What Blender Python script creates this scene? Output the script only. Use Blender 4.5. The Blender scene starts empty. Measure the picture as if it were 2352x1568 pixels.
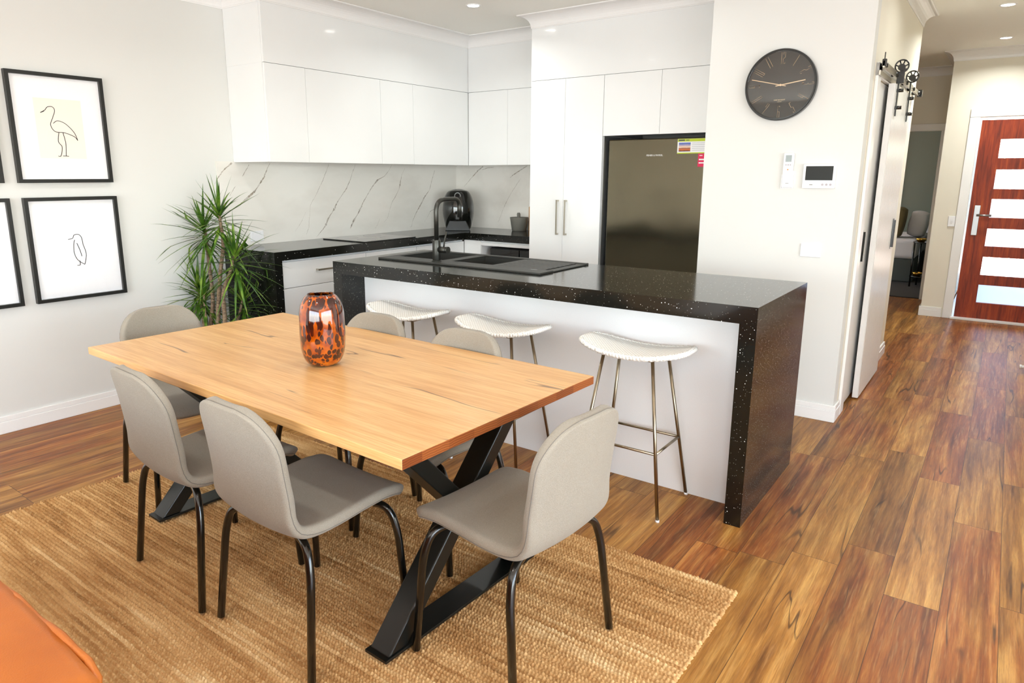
import bpy, bmesh, math, random
import numpy as np
from mathutils import Vector, Matrix
PI = math.pi
random.seed(7)
S = bpy.context.scene
COL = S.collection

# ------------------------------------------------------------------ helpers
def lin(c):
    c = c/255.0
    return c/12.92 if c <= .04045 else ((c+.055)/1.055)**2.4
def rgb(r, g, b): return (lin(r), lin(g), lin(b), 1.0)

class NT:
    """small node-tree helper"""
    def __init__(s, name):
        s.m = bpy.data.materials.new(name); s.m.use_nodes = True
        s.t = s.m.node_tree; s.t.nodes.clear()
        s.out = s.t.nodes.new('ShaderNodeOutputMaterial')
    def n(s, typ, **kw):
        nd = s.t.nodes.new(typ)
        for k, v in kw.items():
            if k == 'ins':
                for kk, vv in v.items(): s.put(nd.inputs[kk], vv)
            else: setattr(nd, k, v)
        return nd
    def put(s, sock, v):
        if isinstance(v, bpy.types.NodeSocket): s.t.links.new(v, sock)
        elif isinstance(v, bpy.types.Node): s.t.links.new(v.outputs[0], sock)
        else:
            if hasattr(sock, 'default_value'):
                dv = sock.default_value
                if hasattr(dv, '__len__') and not hasattr(v, '__len__'): v = [v]*len(dv)
                if hasattr(dv, '__len__') and len(dv) == 3 and len(v) == 4: v = v[:3]
                sock.default_value = v
    def math(s, op, a, b=0.0, c=None, clamp=False):
        nd = s.t.nodes.new('ShaderNodeMath'); nd.operation = op; nd.use_clamp = clamp
        s.put(nd.inputs[0], a); s.put(nd.inputs[1], b)
        if c is not None: s.put(nd.inputs[2], c)
        return nd.outputs[0]
    def mix(s, f, a, b, mode='MIX'):
        nd = s.t.nodes.new('ShaderNodeMix'); nd.data_type = 'RGBA'; nd.blend_type = mode
        s.put(nd.inputs[0], f); s.put(nd.inputs[6], a); s.put(nd.inputs[7], b)
        return nd.outputs[2]
    def obj(s): return s.n('ShaderNodeTexCoord').outputs['Object']
    def mapping(s, vec, loc=(0,0,0), rot=(0,0,0), scale=(1,1,1)):
        return s.n('ShaderNodeMapping', ins={'Vector': vec, 'Location': loc, 'Rotation': rot, 'Scale': scale}).outputs[0]
    def noise(s, vec, scale=5, detail=2, rough=.5, dist=0, dim='3D', out='Fac'):
        nd = s.n('ShaderNodeTexNoise', noise_dimensions=dim)
        if vec is not None: s.put(nd.inputs['Vector'], vec)
        for k, v in (('Scale', scale), ('Detail', detail), ('Roughness', rough), ('Distortion', dist)): s.put(nd.inputs[k], v)
        return nd.outputs[out]
    def ramp(s, fac, stops, interp='LINEAR'):
        nd = s.n('ShaderNodeValToRGB'); cr = nd.color_ramp; cr.interpolation = interp
        while len(cr.elements) < len(stops): cr.elements.new(.5)
        for e, (p, c) in zip(cr.elements, stops):
            e.position = p; e.color = c if hasattr(c, '__len__') else (c, c, c, 1)
        s.put(nd.inputs[0], fac); return nd.outputs[0]
    def bump(s, h, strength=.3, dist=.002):
        return s.n('ShaderNodeBump', ins={'Height': h, 'Strength': strength, 'Distance': dist}).outputs[0]
    def bsdf(s, color, rough=.5, metal=0, normal=None, **kw):
        p = s.n('ShaderNodeBsdfPrincipled')
        s.put(p.inputs['Base Color'], color); s.put(p.inputs['Roughness'], rough); s.put(p.inputs['Metallic'], metal)
        if normal is not None: s.put(p.inputs['Normal'], normal)
        for k, v in kw.items(): s.put(p.inputs[k.replace('_', ' ')], v)
        s.t.links.new(p.outputs[0], s.out.inputs[0]); return s.m

def plain(name, c, rough=.5, metal=0, bump=0, bscale=200, **kw):
    """one-colour material with a trace of procedural variation"""
    t = NT(name); v = t.obj(); nz = t.noise(v, bscale, 2)
    col = t.mix(nz, [x*.97 for x in c[:3]]+[1], [min(1, x*1.02) for x in c[:3]]+[1])
    nm = t.bump(nz, bump, .001) if bump else None
    return t.bsdf(col, rough, metal, nm, **kw)

# ------------------------------------------------------------------ mesh helpers
def BM(): return bmesh.new()
def box(bm, x0, x1, y0, y1, z0, z1, bev=0, seg=2):
    r = bmesh.ops.create_cube(bm, size=1)
    vs = r['verts']
    bmesh.ops.scale(bm, vec=(x1-x0, y1-y0, z1-z0), verts=vs)
    bmesh.ops.translate(bm, vec=((x0+x1)/2, (y0+y1)/2, (z0+z1)/2), verts=vs)
    if bev:
        es = list({e for v in vs for e in v.link_edges})
        bmesh.ops.bevel(bm, geom=es, offset=bev, segments=seg, profile=.5, affect='EDGES')
    return bm
def cyl(bm, p0, p1, r0, r1=None, seg=24, caps=True):
    r1 = r0 if r1 is None else r1
    tube(bm, [p0, p1], [r0, r1], seg, caps); return bm
def tube(bm, pts, r, seg=10, caps=True, closed=False):
    pts = [Vector(p) for p in pts]; n = len(pts)
    rr = r if hasattr(r, '__len__') else [r]*n
    rings = []; up = None
    for i, p in enumerate(pts):
        a = pts[i-1] if (i > 0 or closed) else p
        b = pts[(i+1) % n] if (i < n-1 or closed) else p
        d = (b-a).normalized()
        if up is None:
            up = Vector((0, 0, 1)) if abs(d.z) < .9 else Vector((1, 0, 0))
        s = d.cross(up)
        if s.length < 1e-6: s = d.cross(Vector((0, 1, 0)))
        s.normalize(); up = s.cross(d).normalized()
        rings.append([bm.verts.new(p + rr[i]*(math.cos(2*PI*k/seg)*s + math.sin(2*PI*k/seg)*up)) for k in range(seg)])
    m = n if closed else n-1
    for i in range(m):
        A, B = rings[i], rings[(i+1) % n]
        for k in range(seg):
            f = bm.faces.new((A[k], A[(k+1) % seg], B[(k+1) % seg], B[k])); f.smooth = True
    if caps and not closed:
        bm.faces.new(rings[0][::-1]); bm.faces.new(rings[-1])
    return bm
def fillet(pts, r, n=6):
    """polyline with rounded corners"""
    pts = [Vector(p) for p in pts]; out = [pts[0]]
    for i in range(1, len(pts)-1):
        a, b, c = pts[i-1], pts[i], pts[i+1]
        u = (a-b).normalized(); v = (c-b).normalized()
        q = min(r, (a-b).length*.49, (c-b).length*.49)
        p0 = b+u*q; p1 = b+v*q
        for k in range(n+1):
            t = k/n; out.append((1-t)**2*p0 + 2*t*(1-t)*b + t*t*p1)
    out.append(pts[-1]); return out
def lathe(bm, prof, seg=48, cx=0, cy=0, smooth=True, sx=1, sy=1):
    rings = []
    for r, z in prof:
        if r < 1e-5: rings.append([bm.verts.new((cx, cy, z))])
        else: rings.append([bm.verts.new((cx+sx*r*math.cos(2*PI*k/seg), cy+sy*r*math.sin(2*PI*k/seg), z)) for k in range(seg)])
    for A, B in zip(rings, rings[1:]):
        for k in range(seg):
            k2 = (k+1) % seg
            if len(A) == 1 and len(B) == 1: continue
            if len(A) == 1: f = bm.faces.new((A[0], B[k2], B[k]))
            elif len(B) == 1: f = bm.faces.new((A[k], A[k2], B[0]))
            else: f = bm.faces.new((A[k], A[k2], B[k2], B[k]))
            f.smooth = smooth
    return bm
def poly_prism(bm, pts, z0, z1, plane='xy'):
    def P(a, b, c):
        return (a, b, c) if plane == 'xy' else ((a, c, b) if plane == 'xz' else (c, a, b))
    A = [bm.verts.new(P(a, b, z0)) for a, b in pts]; B = [bm.verts.new(P(a, b, z1)) for a, b in pts]
    n = len(pts); bm.faces.new(A[::-1]); bm.faces.new(B)
    for i in range(n): bm.faces.new((A[i], A[(i+1) % n], B[(i+1) % n], B[i]))
    bmesh.ops.recalc_face_normals(bm, faces=bm.faces); return bm

def obj(name, bm, mat, parent=None, smooth=False, bev=0, world=False, sub=0, auto=None):
    """link ONE mesh; world=True: the mesh is written in world coordinates, parent is an unrotated empty"""
    me = bpy.data.meshes.new(name)
    bmesh.ops.recalc_face_normals(bm, faces=bm.faces)
    bm.to_mesh(me); bm.free()
    o = bpy.data.objects.new(name, me); COL.objects.link(o)
    if mat:
        for m in (mat if isinstance(mat, (list, tuple)) else [mat]): me.materials.append(m)
    if parent is not None:
        o.parent = parent
        if world:
            off = parent.location.copy(); q = parent
            while q.parent: q = q.parent; off += q.location
            me.transform(Matrix.Translation(-off))
    if smooth: me.polygons.foreach_set('use_smooth', [True]*len(me.polygons))
    if bev:
        md = o.modifiers.new('bevel', 'BEVEL'); md.width = bev; md.segments = 2; md.limit_method = 'ANGLE'; md.harden_normals = False
    if sub:
        md = o.modifiers.new('sub', 'SUBSURF'); md.levels = sub; md.render_levels = sub
    return o
def recenter(o):
    """put the origin of a single-mesh thing at the middle of its base"""
    vs = [v.co for v in o.data.vertices]
    c = Vector(((min(v.x for v in vs)+max(v.x for v in vs))/2, (min(v.y for v in vs)+max(v.y for v in vs))/2, min(v.z for v in vs)))
    o.data.transform(Matrix.Translation(-c)); o.location = o.location + c; return o
def tag(o, label, cat, group=None, kind=None):
    o['label'] = label; o['category'] = cat
    if group: o['group'] = group
    if kind: o['kind'] = kind
    return o
def thing(name, label, cat, loc=(0, 0, 0), rz=0, group=None):
    o = bpy.data.objects.new(name, None); COL.objects.link(o); o.empty_display_size = .05
    o.location = loc; o.rotation_euler = (0, 0, rz); return tag(o, label, cat, group)
def struct(name, bm, mat, label, cat, **kw):
    o = obj(name, bm, mat, **kw); return tag(o, label, cat, None, 'structure')
def dup(root, loc, rz, label, group=None):
    r = root.copy(); COL.objects.link(r); r.location = loc; r.rotation_euler = (0, 0, rz); r['label'] = label
    if group: r['group'] = group
    for ch in list(root.children):
        c = ch.copy(); COL.objects.link(c); c.parent = r
        for g in list(ch.children):
            d = g.copy(); COL.objects.link(d); d.parent = c
    return r
def text_bm(bm, s, size, M, depth=.0004, align='CENTER'):
    """lettering as mesh; M maps the text plane (x right, y up) to where it stands"""
    cu = bpy.data.curves.new('t', 'FONT'); cu.body = s; cu.size = size; cu.align_x = align; cu.align_y = 'CENTER'; cu.extrude = depth
    o = bpy.data.objects.new('t', cu); COL.objects.link(o)
    dg = bpy.context.evaluated_depsgraph_get(); dg.update()
    me = bpy.data.meshes.new_from_object(o.evaluated_get(dg)); me.transform(M)
    bm.from_mesh(me); bpy.data.objects.remove(o); bpy.data.curves.remove(cu); bpy.data.meshes.remove(me); return bm
def planeM(o, xd, yd):
    x = Vector(xd).normalized(); y = Vector(yd).normalized(); z = x.cross(y)
    M = Matrix((x, y, z)).transposed().to_4x4(); M.translation = Vector(o); return M

# ------------------------------------------------------------------ materials
CEIL = 2.632; COR = .095
def m_paint(name, c, rough=.55):
    t = NT(name); v = t.obj(); n = t.noise(v, 90, 3, .6); big = t.noise(v, .8, 1)
    c2 = [x*.985 for x in c[:3]]+[1]
    return t.bsdf(t.mix(big, c, c2), rough, 0, t.bump(n, .04, .001))
M_wall = m_paint('wall_paint', rgb(223, 223, 219))
M_wallh = m_paint('hall_paint', rgb(236, 230, 214))
M_ceil = m_paint('ceiling_paint', rgb(252, 251, 244), .8)
M_trim = plain('gloss_trim_paint', rgb(242, 241, 239), .28)
M_cab = plain('white_gloss_cabinet', rgb(238, 239, 238), .12, bscale=3, Coat_Weight=.4, Coat_Roughness=.05)
M_cabm = plain('white_satin_panel', rgb(240, 240, 240), .3)
M_mark = plain('grey_mark_print', rgb(120, 118, 112), .7)  # plain grey for the printed marks on remote and intercom

def m_floor():
    t = NT('timber_plank_floor'); v = t.obj(); sp = t.n('ShaderNodeSeparateXYZ', ins={0: v})
    X, Y = sp.outputs[0], sp.outputs[1]; W, L = .1655, 1.205
    row = t.math('FLOOR', t.math('DIVIDE', t.math('ADD', X, 20.555), W))
    rr = t.n('ShaderNodeTexWhiteNoise', noise_dimensions='1D', ins={'W': row}).outputs[0]
    yy = t.math('ADD', t.math('DIVIDE', Y, L), t.math('ADD', t.math('MULTIPLY', rr, 7.3), 30))
    colm = t.math('FLOOR', yy)
    idv = t.n('ShaderNodeCombineXYZ', ins={0: row, 1: colm, 2: 0.0})
    wn = t.n('ShaderNodeTexWhiteNoise', noise_dimensions='3D', ins={'Vector': idv}); rnd = wn.outputs['Value']; rc = wn.outputs['Color']
    off = t.n('ShaderNodeVectorMath', operation='SCALE', ins={0: rc, 'Scale': 37.0}).outputs[0]
    pv = t.n('ShaderNodeVectorMath', operation='ADD', ins={0: v, 1: off}).outputs[0]
    # broad figure, fine grain, dark gum streaks
    warp = t.noise(t.mapping(pv, scale=(2.0, .6, 1)), 1.8, 2, .5, 0, out='Color')
    wv = t.n('ShaderNodeVectorMath', operation='ADD', ins={0: t.mapping(pv, scale=(1, .06, 1)), 1: t.n('ShaderNodeVectorMath', operation='SCALE', ins={0: warp, 'Scale': .04}).outputs[0]}).outputs[0]
    broad = t.noise(wv, 17, 5, .62, .1)
    band = t.noise(t.mapping(wv, scale=(1, .6, 1)), 62, 4, .6, .1)
    fine = t.noise(t.mapping(pv, scale=(1, .045, 1)), 260, 3, .7)
    figure = t.math('ADD', t.math('MULTIPLY', broad, .62), t.math('MULTIPLY', band, .38))
    tan = t.ramp(figure, [(.34, rgb(98, 60, 24)), (.44, rgb(146, 96, 42)), (.53, rgb(176, 122, 56)), (.64, rgb(210, 160, 88))])
    red = t.ramp(figure, [(.34, rgb(84, 44, 18)), (.44, rgb(130, 70, 28)), (.53, rgb(160, 94, 40)), (.64, rgb(196, 136, 68))])
    pick = t.math('ADD', rnd, t.math('MULTIPLY', t.math('SUBTRACT', t.noise(t.mapping(pv, loc=(2, 7, 0), scale=(1, .25, 1)), 9, 2), .5), 1.6))
    c = t.mix(t.ramp(pick, [(.3, 0), (.7, 1)]), tan, red)
    mott = t.noise(t.mapping(pv, scale=(1, .16, 1)), 16, 4, .6)
    c = t.mix(t.ramp(mott, [(.5, 0), (.75, .4)]), c, rgb(126, 98, 54))
    flick = t.noise(t.mapping(pv, scale=(1, .055, 1)), 110, 2, .6)
    c = t.mix(t.ramp(flick, [(.54, 0), (.76, .34)]), c, rgb(214, 166, 108))
    c = t.mix(t.ramp(fine, [(.35, .55), (.6, 0)]), c, t.mix(.55, c, rgb(70, 40, 22)))
    sm = None
    for (sc_, lx, lo_, hi_, wd_) in ((7.5, 0.0, .55, .61, .010), (11.0, 13.0, .57, .63, .008)):
        st_ = t.noise(t.mapping(wv, loc=(lx, 0, 0)), sc_, 2, .5, 0)
        ab_ = t.math('ABSOLUTE', t.math('SUBTRACT', st_, .5))
        ln_ = t.ramp(ab_, [(.0, 1), (wd_*.5, .8), (wd_, 0)])
        gt_ = t.ramp(t.noise(t.mapping(pv, loc=(9+lx, 4, 0), scale=(1, .28, 1)), 5.0, 2), [(lo_, 0), (hi_, 1)])
        q_ = t.math('MULTIPLY', ln_, gt_); sm = q_ if sm is None else t.math('MAXIMUM', sm, q_)
    c = t.mix(t.math('MULTIPLY', sm, .8), c, rgb(50, 30, 18))
    kn = t.n('ShaderNodeTexVoronoi', feature='F1', ins={'Vector': t.mapping(pv, scale=(1, .55, 1)), 'Scale': 2.6})
    kd = t.ramp(t.math('ADD', kn.outputs['Distance'], t.math('MULTIPLY', t.math('SUBTRACT', mott, .5), .05)), [(.012, 1), (.05, 0)])
    c = t.mix(t.math('MULTIPLY', kd, .65), c, rgb(58, 36, 22))
    val = t.math('ADD', t.math('MULTIPLY', t.n('ShaderNodeSeparateColor', ins={0: rc}).outputs[1], .26), .83)
    c = t.mix(1.0, c, t.n('ShaderNodeCombineXYZ', ins={0: val, 1: val, 2: val}).outputs[0], 'MULTIPLY')
    # joints
    fx = t.math('FRACT', t.math('DIVIDE', t.math('ADD', X, 20.555), W)); fy = t.math('FRACT', yy)
    ex = t.math('MINIMUM', fx, t.math('SUBTRACT', 1, fx)); ey = t.math('MINIMUM', fy, t.math('SUBTRACT', 1, fy))
    gx = t.math('LESS_THAN', ex, .0065); gy = t.math('LESS_THAN', ey, .0011)
    g = t.math('MAXIMUM', gx, gy)
    c = t.mix(t.math('MULTIPLY', g, .75), c, rgb(50, 30, 20))
    hgt = t.math('SUBTRACT', t.math('MULTIPLY', fine, .25), g)
    rough = t.math('ADD', .30, t.math('MULTIPLY', fine, .14))
    return t.bsdf(c, rough, 0, t.bump(hgt, .25, .0015), Specular_IOR_Level=.24)
M_floor = m_floor()

def m_stone():
    t = NT('black_speckled_stone'); v = t.obj()
    def specks(sc, rad, keep):
        vo = t.n('ShaderNodeTexVoronoi', feature='F1', ins={'Vector': v, 'Scale': sc})
        d = t.math('LESS_THAN', vo.outputs['Distance'], rad)
        k = t.math('LESS_THAN', t.n('ShaderNodeSeparateColor', ins={0: vo.outputs['Color']}).outputs[0], keep)
        return t.math('MULTIPLY', d, k)
    s1 = specks(62, .12, .42); s2 = specks(130, .16, .30)
    gr = t.noise(v, 300, 2, .7)
    c = t.mix(gr, rgb(10, 11, 9), rgb(26, 26, 22))
    c = t.mix(s2, c, rgb(150, 150, 140)); c = t.mix(s1, c, rgb(245, 245, 240))
    return t.bsdf(c, .13, 0, None, Specular_IOR_Level=.5)
M_stone = m_stone()

def m_marble(vein=False):
    t = NT('marble_vein' if vein else 'white_marble'); v = t.obj()
    cloud = t.noise(t.mapping(v, rot=(.9, 0, 0), scale=(1, .4, 1)), 4, 4, .6)
    c = t.mix(t.ramp(cloud, [(.45, 0), (.8, .6)]), rgb(240, 237, 230), rgb(218, 213, 204))
    if vein:
        m = t.noise(v, 45, 4, .7); c = t.mix(t.ramp(m, [(.36, .25), (.6, .95)]), c, t.mix(t.noise(v, 20, 2), rgb(110, 104, 96), rgb(176, 160, 140)))
    return t.bsdf(c, .12, 0, None)
M_marble = m_marble(); M_vein = m_marble(True)

def m_tabletop():
    t = NT('oiled_hardwood_top'); v = t.obj(); sp = t.n('ShaderNodeSeparateXYZ', ins={0: v}); X, Y = sp.outputs[0], sp.outputs[1]
    row = t.math('FLOOR', t.math('DIVIDE', t.math('ADD', Y, 5.02), .105))
    wn = t.n('ShaderNodeTexWhiteNoise', noise_dimensions='1D', ins={'W': row}); r = wn.outputs[0]
    off = t.n('ShaderNodeVectorMath', operation='SCALE', ins={0: wn.outputs[1], 'Scale': 23.0}).outputs[0]
    pv = t.n('ShaderNodeVectorMath', operation='ADD', ins={0: v, 1: off}).outputs[0]
    wv = t.mapping(pv, scale=(.09, 1, 1))
    n1 = t.noise(wv, 16, 4, .55, .4); n2 = t.noise(t.mapping(pv, scale=(.03, 1, 1)), 210, 3, .6)
    c = t.ramp(n1, [(.25, rgb(204, 150, 90)), (.42, rgb(222, 172, 110)), (.58, rgb(232, 186, 124)), (.8, rgb(238, 196, 138))])
    val = t.math('ADD', .93, t.math('MULTIPLY', r, .12))
    c = t.mix(1.0, c, t.n('ShaderNodeCombineXYZ', ins={0: val, 1: val, 2: val}).outputs[0], 'MULTIPLY')
    c = t.mix(t.ramp(n2, [(.4, 0), (.68, .6)]), c, rgb(196, 138, 80))
    st = t.math('ABSOLUTE', t.math('SUBTRACT', t.noise(t.mapping(pv, scale=(.12, 1, 1)), 9, 2, .5, .3), .5))
    gate = t.ramp(t.noise(t.mapping(pv, loc=(3, 1, 0), scale=(.5, 1.6, 1)), 4.2, 1), [(.60, 0), (.65, 1)])
    sm = t.math('MULTIPLY', t.ramp(st, [(0, 1), (.005, .9), (.011, 0)]), gate)
    c = t.mix(t.math('MULTIPLY', sm, .8), c, rgb(96, 62, 40))
    # end grain, seen on the short ends only
    nrm = t.n('ShaderNodeSeparateXYZ', ins={0: t.n('ShaderNodeTexCoord').outputs['Normal']}).outputs[0]
    isend = t.math('GREATER_THAN', t.math('ABSOLUTE', nrm), .7)
    cent = t.n('ShaderNodeCombineXYZ', ins={0: 0.0, 1: t.math('MULTIPLY', t.math('SUBTRACT', t.math('FRACT', t.math('DIVIDE', t.math('ADD', Y, 5.02), .105)), r), .105), 2: t.math('ADD', sp.outputs[2], t.math('MULTIPLY', r, .08))}).outputs[0]
    ln = t.n('ShaderNodeVectorMath', operation='LENGTH', ins={0: cent}).outputs['Value']
    ring = t.math('FRACT', t.math('ADD', t.math('MULTIPLY', ln, 150), t.noise(v, 30, 2)))
    e = t.mix(ring, rgb(176, 104, 54), rgb(118, 62, 30)); e = t.mix(1.0, e, t.mix(r, rgb(255, 250, 240), rgb(200, 180, 170)), 'MULTIPLY')
    c = t.mix(isend, c, e)
    return t.bsdf(c, t.math('ADD', .26, t.math('MULTIPLY', n2, .12)), 0, t.bump(n2, .05, .001))
M_top = m_tabletop()

def m_fabric(name, c0, c1, sc=420):
    t = NT(name); v = t.obj()
    w1 = t.noise(t.mapping(v, scale=(1, .35, 1)), sc*2, 2, .7); w2 = t.noise(t.mapping(v, scale=(.35, 1, .35)), sc*2, 2, .7)
    w = t.math('MULTIPLY', t.math('ADD', w1, w2), .5); blot = t.noise(v, 26, 3, .6)
    c = t.mix(t.ramp(w, [(.3, 0), (.7, 1)]), c0, c1); c = t.mix(t.math('MULTIPLY', blot, .22), c, c0)
    return t.bsdf(c, .92, 0, t.bump(w, .35, .001), Sheen_Weight=.15, Specular_IOR_Level=.15)
M_fabric = m_fabric('warm_grey_woven_fabric', rgb(128, 120, 108), rgb(176, 168, 154), 620)
M_stitch = plain('grey_stitching_thread', rgb(118, 112, 104), .9)
M_blkmet = plain('black_powder_coated_steel', rgb(12, 13, 11), .22, Coat_Weight=.5, Coat_Roughness=.08)
M_blkbeam = plain('black_painted_steel', rgb(15, 17, 14), .35)
M_bronze = plain('brushed_bronze_steel', rgb(158, 146, 124), .28, 1)
M_nickel = plain('brushed_nickel', rgb(190, 184, 170), .3, 1)
M_chrome = plain('satin_chrome', rgb(172, 174, 176), .35, 1)
M_gun = plain('gunmetal_steel', rgb(72, 72, 68), .35, .85)
M_sink = plain('black_granite_composite', rgb(44, 44, 40), .5, bump=.3, bscale=700)
M_blkgl = plain('black_gloss_plastic', rgb(10, 11, 8), .08, Coat_Weight=.6, Coat_Roughness=.03)
M_blkpl = plain('black_plastic', rgb(14, 15, 15), .4)
M_white = plain('white_plastic', rgb(244, 244, 246), .3)
M_whiteb = plain('pale_grey_button', rgb(178, 170, 174), .4)
M_screen = plain('dark_screen_glass', rgb(30, 31, 27), .35, Specular_IOR_Level=.2)

def m_weave():
    t = NT('white_paper_cord_weave'); v = t.obj(); sp = t.n('ShaderNodeSeparateXYZ', ins={0: v})
    sx = t.math('SINE', t.math('MULTIPLY', sp.outputs[0], 2*PI/.016)); sy = t.math('SINE', t.math('MULTIPLY', sp.outputs[1], 2*PI/.016))
    p = t.math('MULTIPLY', sx, sy); hole = t.ramp(p, [(.55, 0), (.9, 1)])
    n = t.noise(v, 160, 2)
    c = t.mix(hole, rgb(250, 247, 240), rgb(196, 190, 178)); c = t.mix(t.math('MULTIPLY', n, .12), c, rgb(210, 200, 186))
    return t.bsdf(c, .75, 0, t.bump(t.math('ADD', t.math('MULTIPLY', p, -.8), t.math('MULTIPLY', n, .3)), .5, .003))
M_weave = m_weave()

def m_jute():
    t = NT('natural_jute'); v = t.obj(); sp = t.n('ShaderNodeSeparateXYZ', ins={0: v})
    row = t.math('FLOOR', t.math('DIVIDE', sp.outputs[1], .0135))
    rv = t.n('ShaderNodeCombineXYZ', ins={0: t.math('MULTIPLY', sp.outputs[0], .9), 1: t.math('MULTIPLY', row, 3.7), 2: 0.0}).outputs[0]
    a = t.noise(rv, 1.6, 3, .6); band = t.noise(t.mapping(v, scale=(.16, 1, 1)), 9, 2, .6)
    f = t.math('ADD', t.math('MULTIPLY', a, .55), t.math('MULTIPLY', band, .45))
    c = t.ramp(f, [(.32, rgb(140, 98, 56)), (.45, rgb(188, 142, 90)), (.55, rgb(216, 174, 120)), (.68, rgb(246, 218, 168))])
    k = t.noise(v, 120, 2, .7); c = t.mix(t.ramp(k, [(.5, 0), (.75, .45)]), c, rgb(160, 108, 62))
    k2 = t.noise(t.mapping(v, loc=(5, 5, 0)), 75, 1); c = t.mix(t.ramp(k2, [(.5, 0), (.8, .45)]), c, rgb(230, 196, 142))

    fib = t.noise(t.mapping(v, rot=(0, 0, .9), scale=(1, .12, 1)), 900, 2, .7)
    return t.bsdf(c, .9, 0, t.bump(fib, .5, .002), Specular_IOR_Level=.1)
M_jute = m_jute()

def m_vase():
    t = NT('tortoiseshell_glass'); v = t.obj(); sp = t.n('ShaderNodeSeparateXYZ', ins={0: v})
    ang = t.math('ARCTAN2', sp.outputs[1], sp.outputs[0])
    z = sp.outputs[2]; zz = t.math('SUBTRACT', t.math('MULTIPLY', z, 1.15), t.math('MULTIPLY', t.math('MULTIPLY', z, z), 2.7))
    q = t.n('ShaderNodeVectorMath', operation='ADD', ins={0: t.n('ShaderNodeCombineXYZ', ins={0: t.math('MULTIPLY', sp.outputs[0], 1.0), 1: sp.outputs[1], 2: zz}).outputs[0],
        1: t.n('ShaderNodeVectorMath', operation='SCALE', ins={0: t.noise(v, 25, 1, out='Color'), 'Scale': .012}).outputs[0]}).outputs[0]
    vo = t.n('ShaderNodeTexVoronoi', feature='F1', ins={'Vector': q, 'Scale': 64.0, 'Randomness': .8})
    sep = t.n('ShaderNodeSeparateColor', ins={0: vo.outputs['Color']})
    rad = t.math('ADD', .40, t.math('MULTIPLY', sep.outputs[0], .34))
    spot = t.math('MULTIPLY', t.math('SUBTRACT', rad, vo.outputs['Distance']), 22, clamp=True)
    keep = t.math('GREATER_THAN', sep.outputs[1], .10)
    spot = t.math('MULTIPLY', spot, keep)
    dark = t.ramp(t.noise(v, 30, 1), [(.3, rgb(34, 10, 8)), (.7, rgb(78, 22, 10))])
    amber = t.ramp(t.noise(v, 26, 2), [(.35, rgb(138, 50, 2)), (.6, rgb(186, 86, 5)), (.75, rgb(206, 114, 20))])
    c = t.mix(spot, amber, dark)
    return t.bsdf(c, .07, 0, None, Coat_Weight=1.0, Coat_Roughness=.02, IOR=1.5, Transmission_Weight=.15)
M_vase = m_vase()
M_leather = None
def m_leather():
    t = NT('tan_leather'); v = t.obj(); n = t.noise(v, 9, 3, .6); g = t.n('ShaderNodeTexVoronoi', ins={'Vector': v, 'Scale': 420.0}).outputs['Distance']
    c = t.mix(n, rgb(166, 84, 14), rgb(194, 110, 34))
    return t.bsdf(c, .42, 0, t.bump(t.math('ADD', g, t.math('MULTIPLY', n, 2)), .12, .002))
M_leather = m_leather()
def m_leaf():
    t = NT('dracaena_leaf'); v = t.obj(); n = t.noise(v, 14, 2)
    c = t.ramp(n, [(.3, rgb(34, 66, 14)), (.5, rgb(66, 106, 26)), (.68, rgb(132, 160, 60))])
    return t.bsdf(c, .35, 0, None, Subsurface_Weight=.0)
M_leaf = m_leaf()
def m_bark():
    t = NT('plant_bark'); v = t.obj(); n = t.noise(t.mapping(v, scale=(1, 1, 3)), 40, 3, .7)
    return t.bsdf(t.ramp(n, [(.35, rgb(92, 74, 58)), (.6, rgb(152, 130, 104))]), .85, 0, t.bump(n, .6, .004))
M_bark = m_bark()
M_soil = plain('potting_soil', rgb(46, 34, 26), .95, bump=.8, bscale=120)
M_pot = plain('charcoal_ceramic_pot', rgb(60, 60, 58), .5)
def m_fridge():
    t = NT('dark_brushed_stainless'); v = t.obj(); n = t.noise(t.mapping(v, scale=(1, 1, .02)), 300, 2)
    big = t.noise(t.mapping(v, scale=(1, 1, .5)), 3.2, 1)
    return t.bsdf(rgb(98, 92, 76), .17, 1, t.bump(t.math('ADD', t.math('MULTIPLY', n, .02), big), .35, .02), Anisotropic=.5)
M_fridge = m_fridge()
M_alu = plain('brushed_aluminium', rgb(168, 170, 172), .35, .9)
def m_doorwood():
    t = NT('red_stained_timber'); v = t.obj(); n = t.noise(t.mapping(v, scale=(1, 1, .08)), 40, 4, .6, .5)
    return t.bsdf(t.ramp(n, [(.3, rgb(104, 30, 4)), (.55, rgb(148, 50, 8)), (.75, rgb(180, 78, 16))]), .5, 0, t.bump(n, .05))
M_door = m_doorwood()
def m_glass(name, c=(1, 1, 1, 1), ior=1.45):
    t = NT(name); tr = t.n('ShaderNodeBsdfTransparent', ins={'Color': c}); gl = t.n('ShaderNodeBsdfGlossy', ins={'Roughness': .02, 'Color': (1, 1, 1, 1)})
    fr = t.n('ShaderNodeFresnel', ins={'IOR': ior}); mx = t.n('ShaderNodeMixShader', ins={0: fr.outputs[0], 1: tr.outputs[0], 2: gl.outputs[0]})
    t.t.links.new(mx.outputs[0], t.out.inputs[0]); return t.m
M_glass = m_glass('clear_glass')
M_artglass = m_glass('anti_reflective_glass', ior=1.12)
def m_emit(name, c, s):
    t = NT(name); e = t.n('ShaderNodeEmission', ins={'Color': c, 'Strength': s}); t.t.links.new(e.outputs[0], t.out.inputs[0]); return t.m
M_lamp = m_emit('lit_downlight_diffuser', (1, .98, .93, 1), 14)
M_granite = plain('grey_granite', rgb(122, 120, 112), .7, bump=.5, bscale=160)
M_board = plain('oak_chopping_board', rgb(190, 138, 76), .5)
M_gold = plain('polished_gold', rgb(232, 180, 84), .2, 1)
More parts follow.
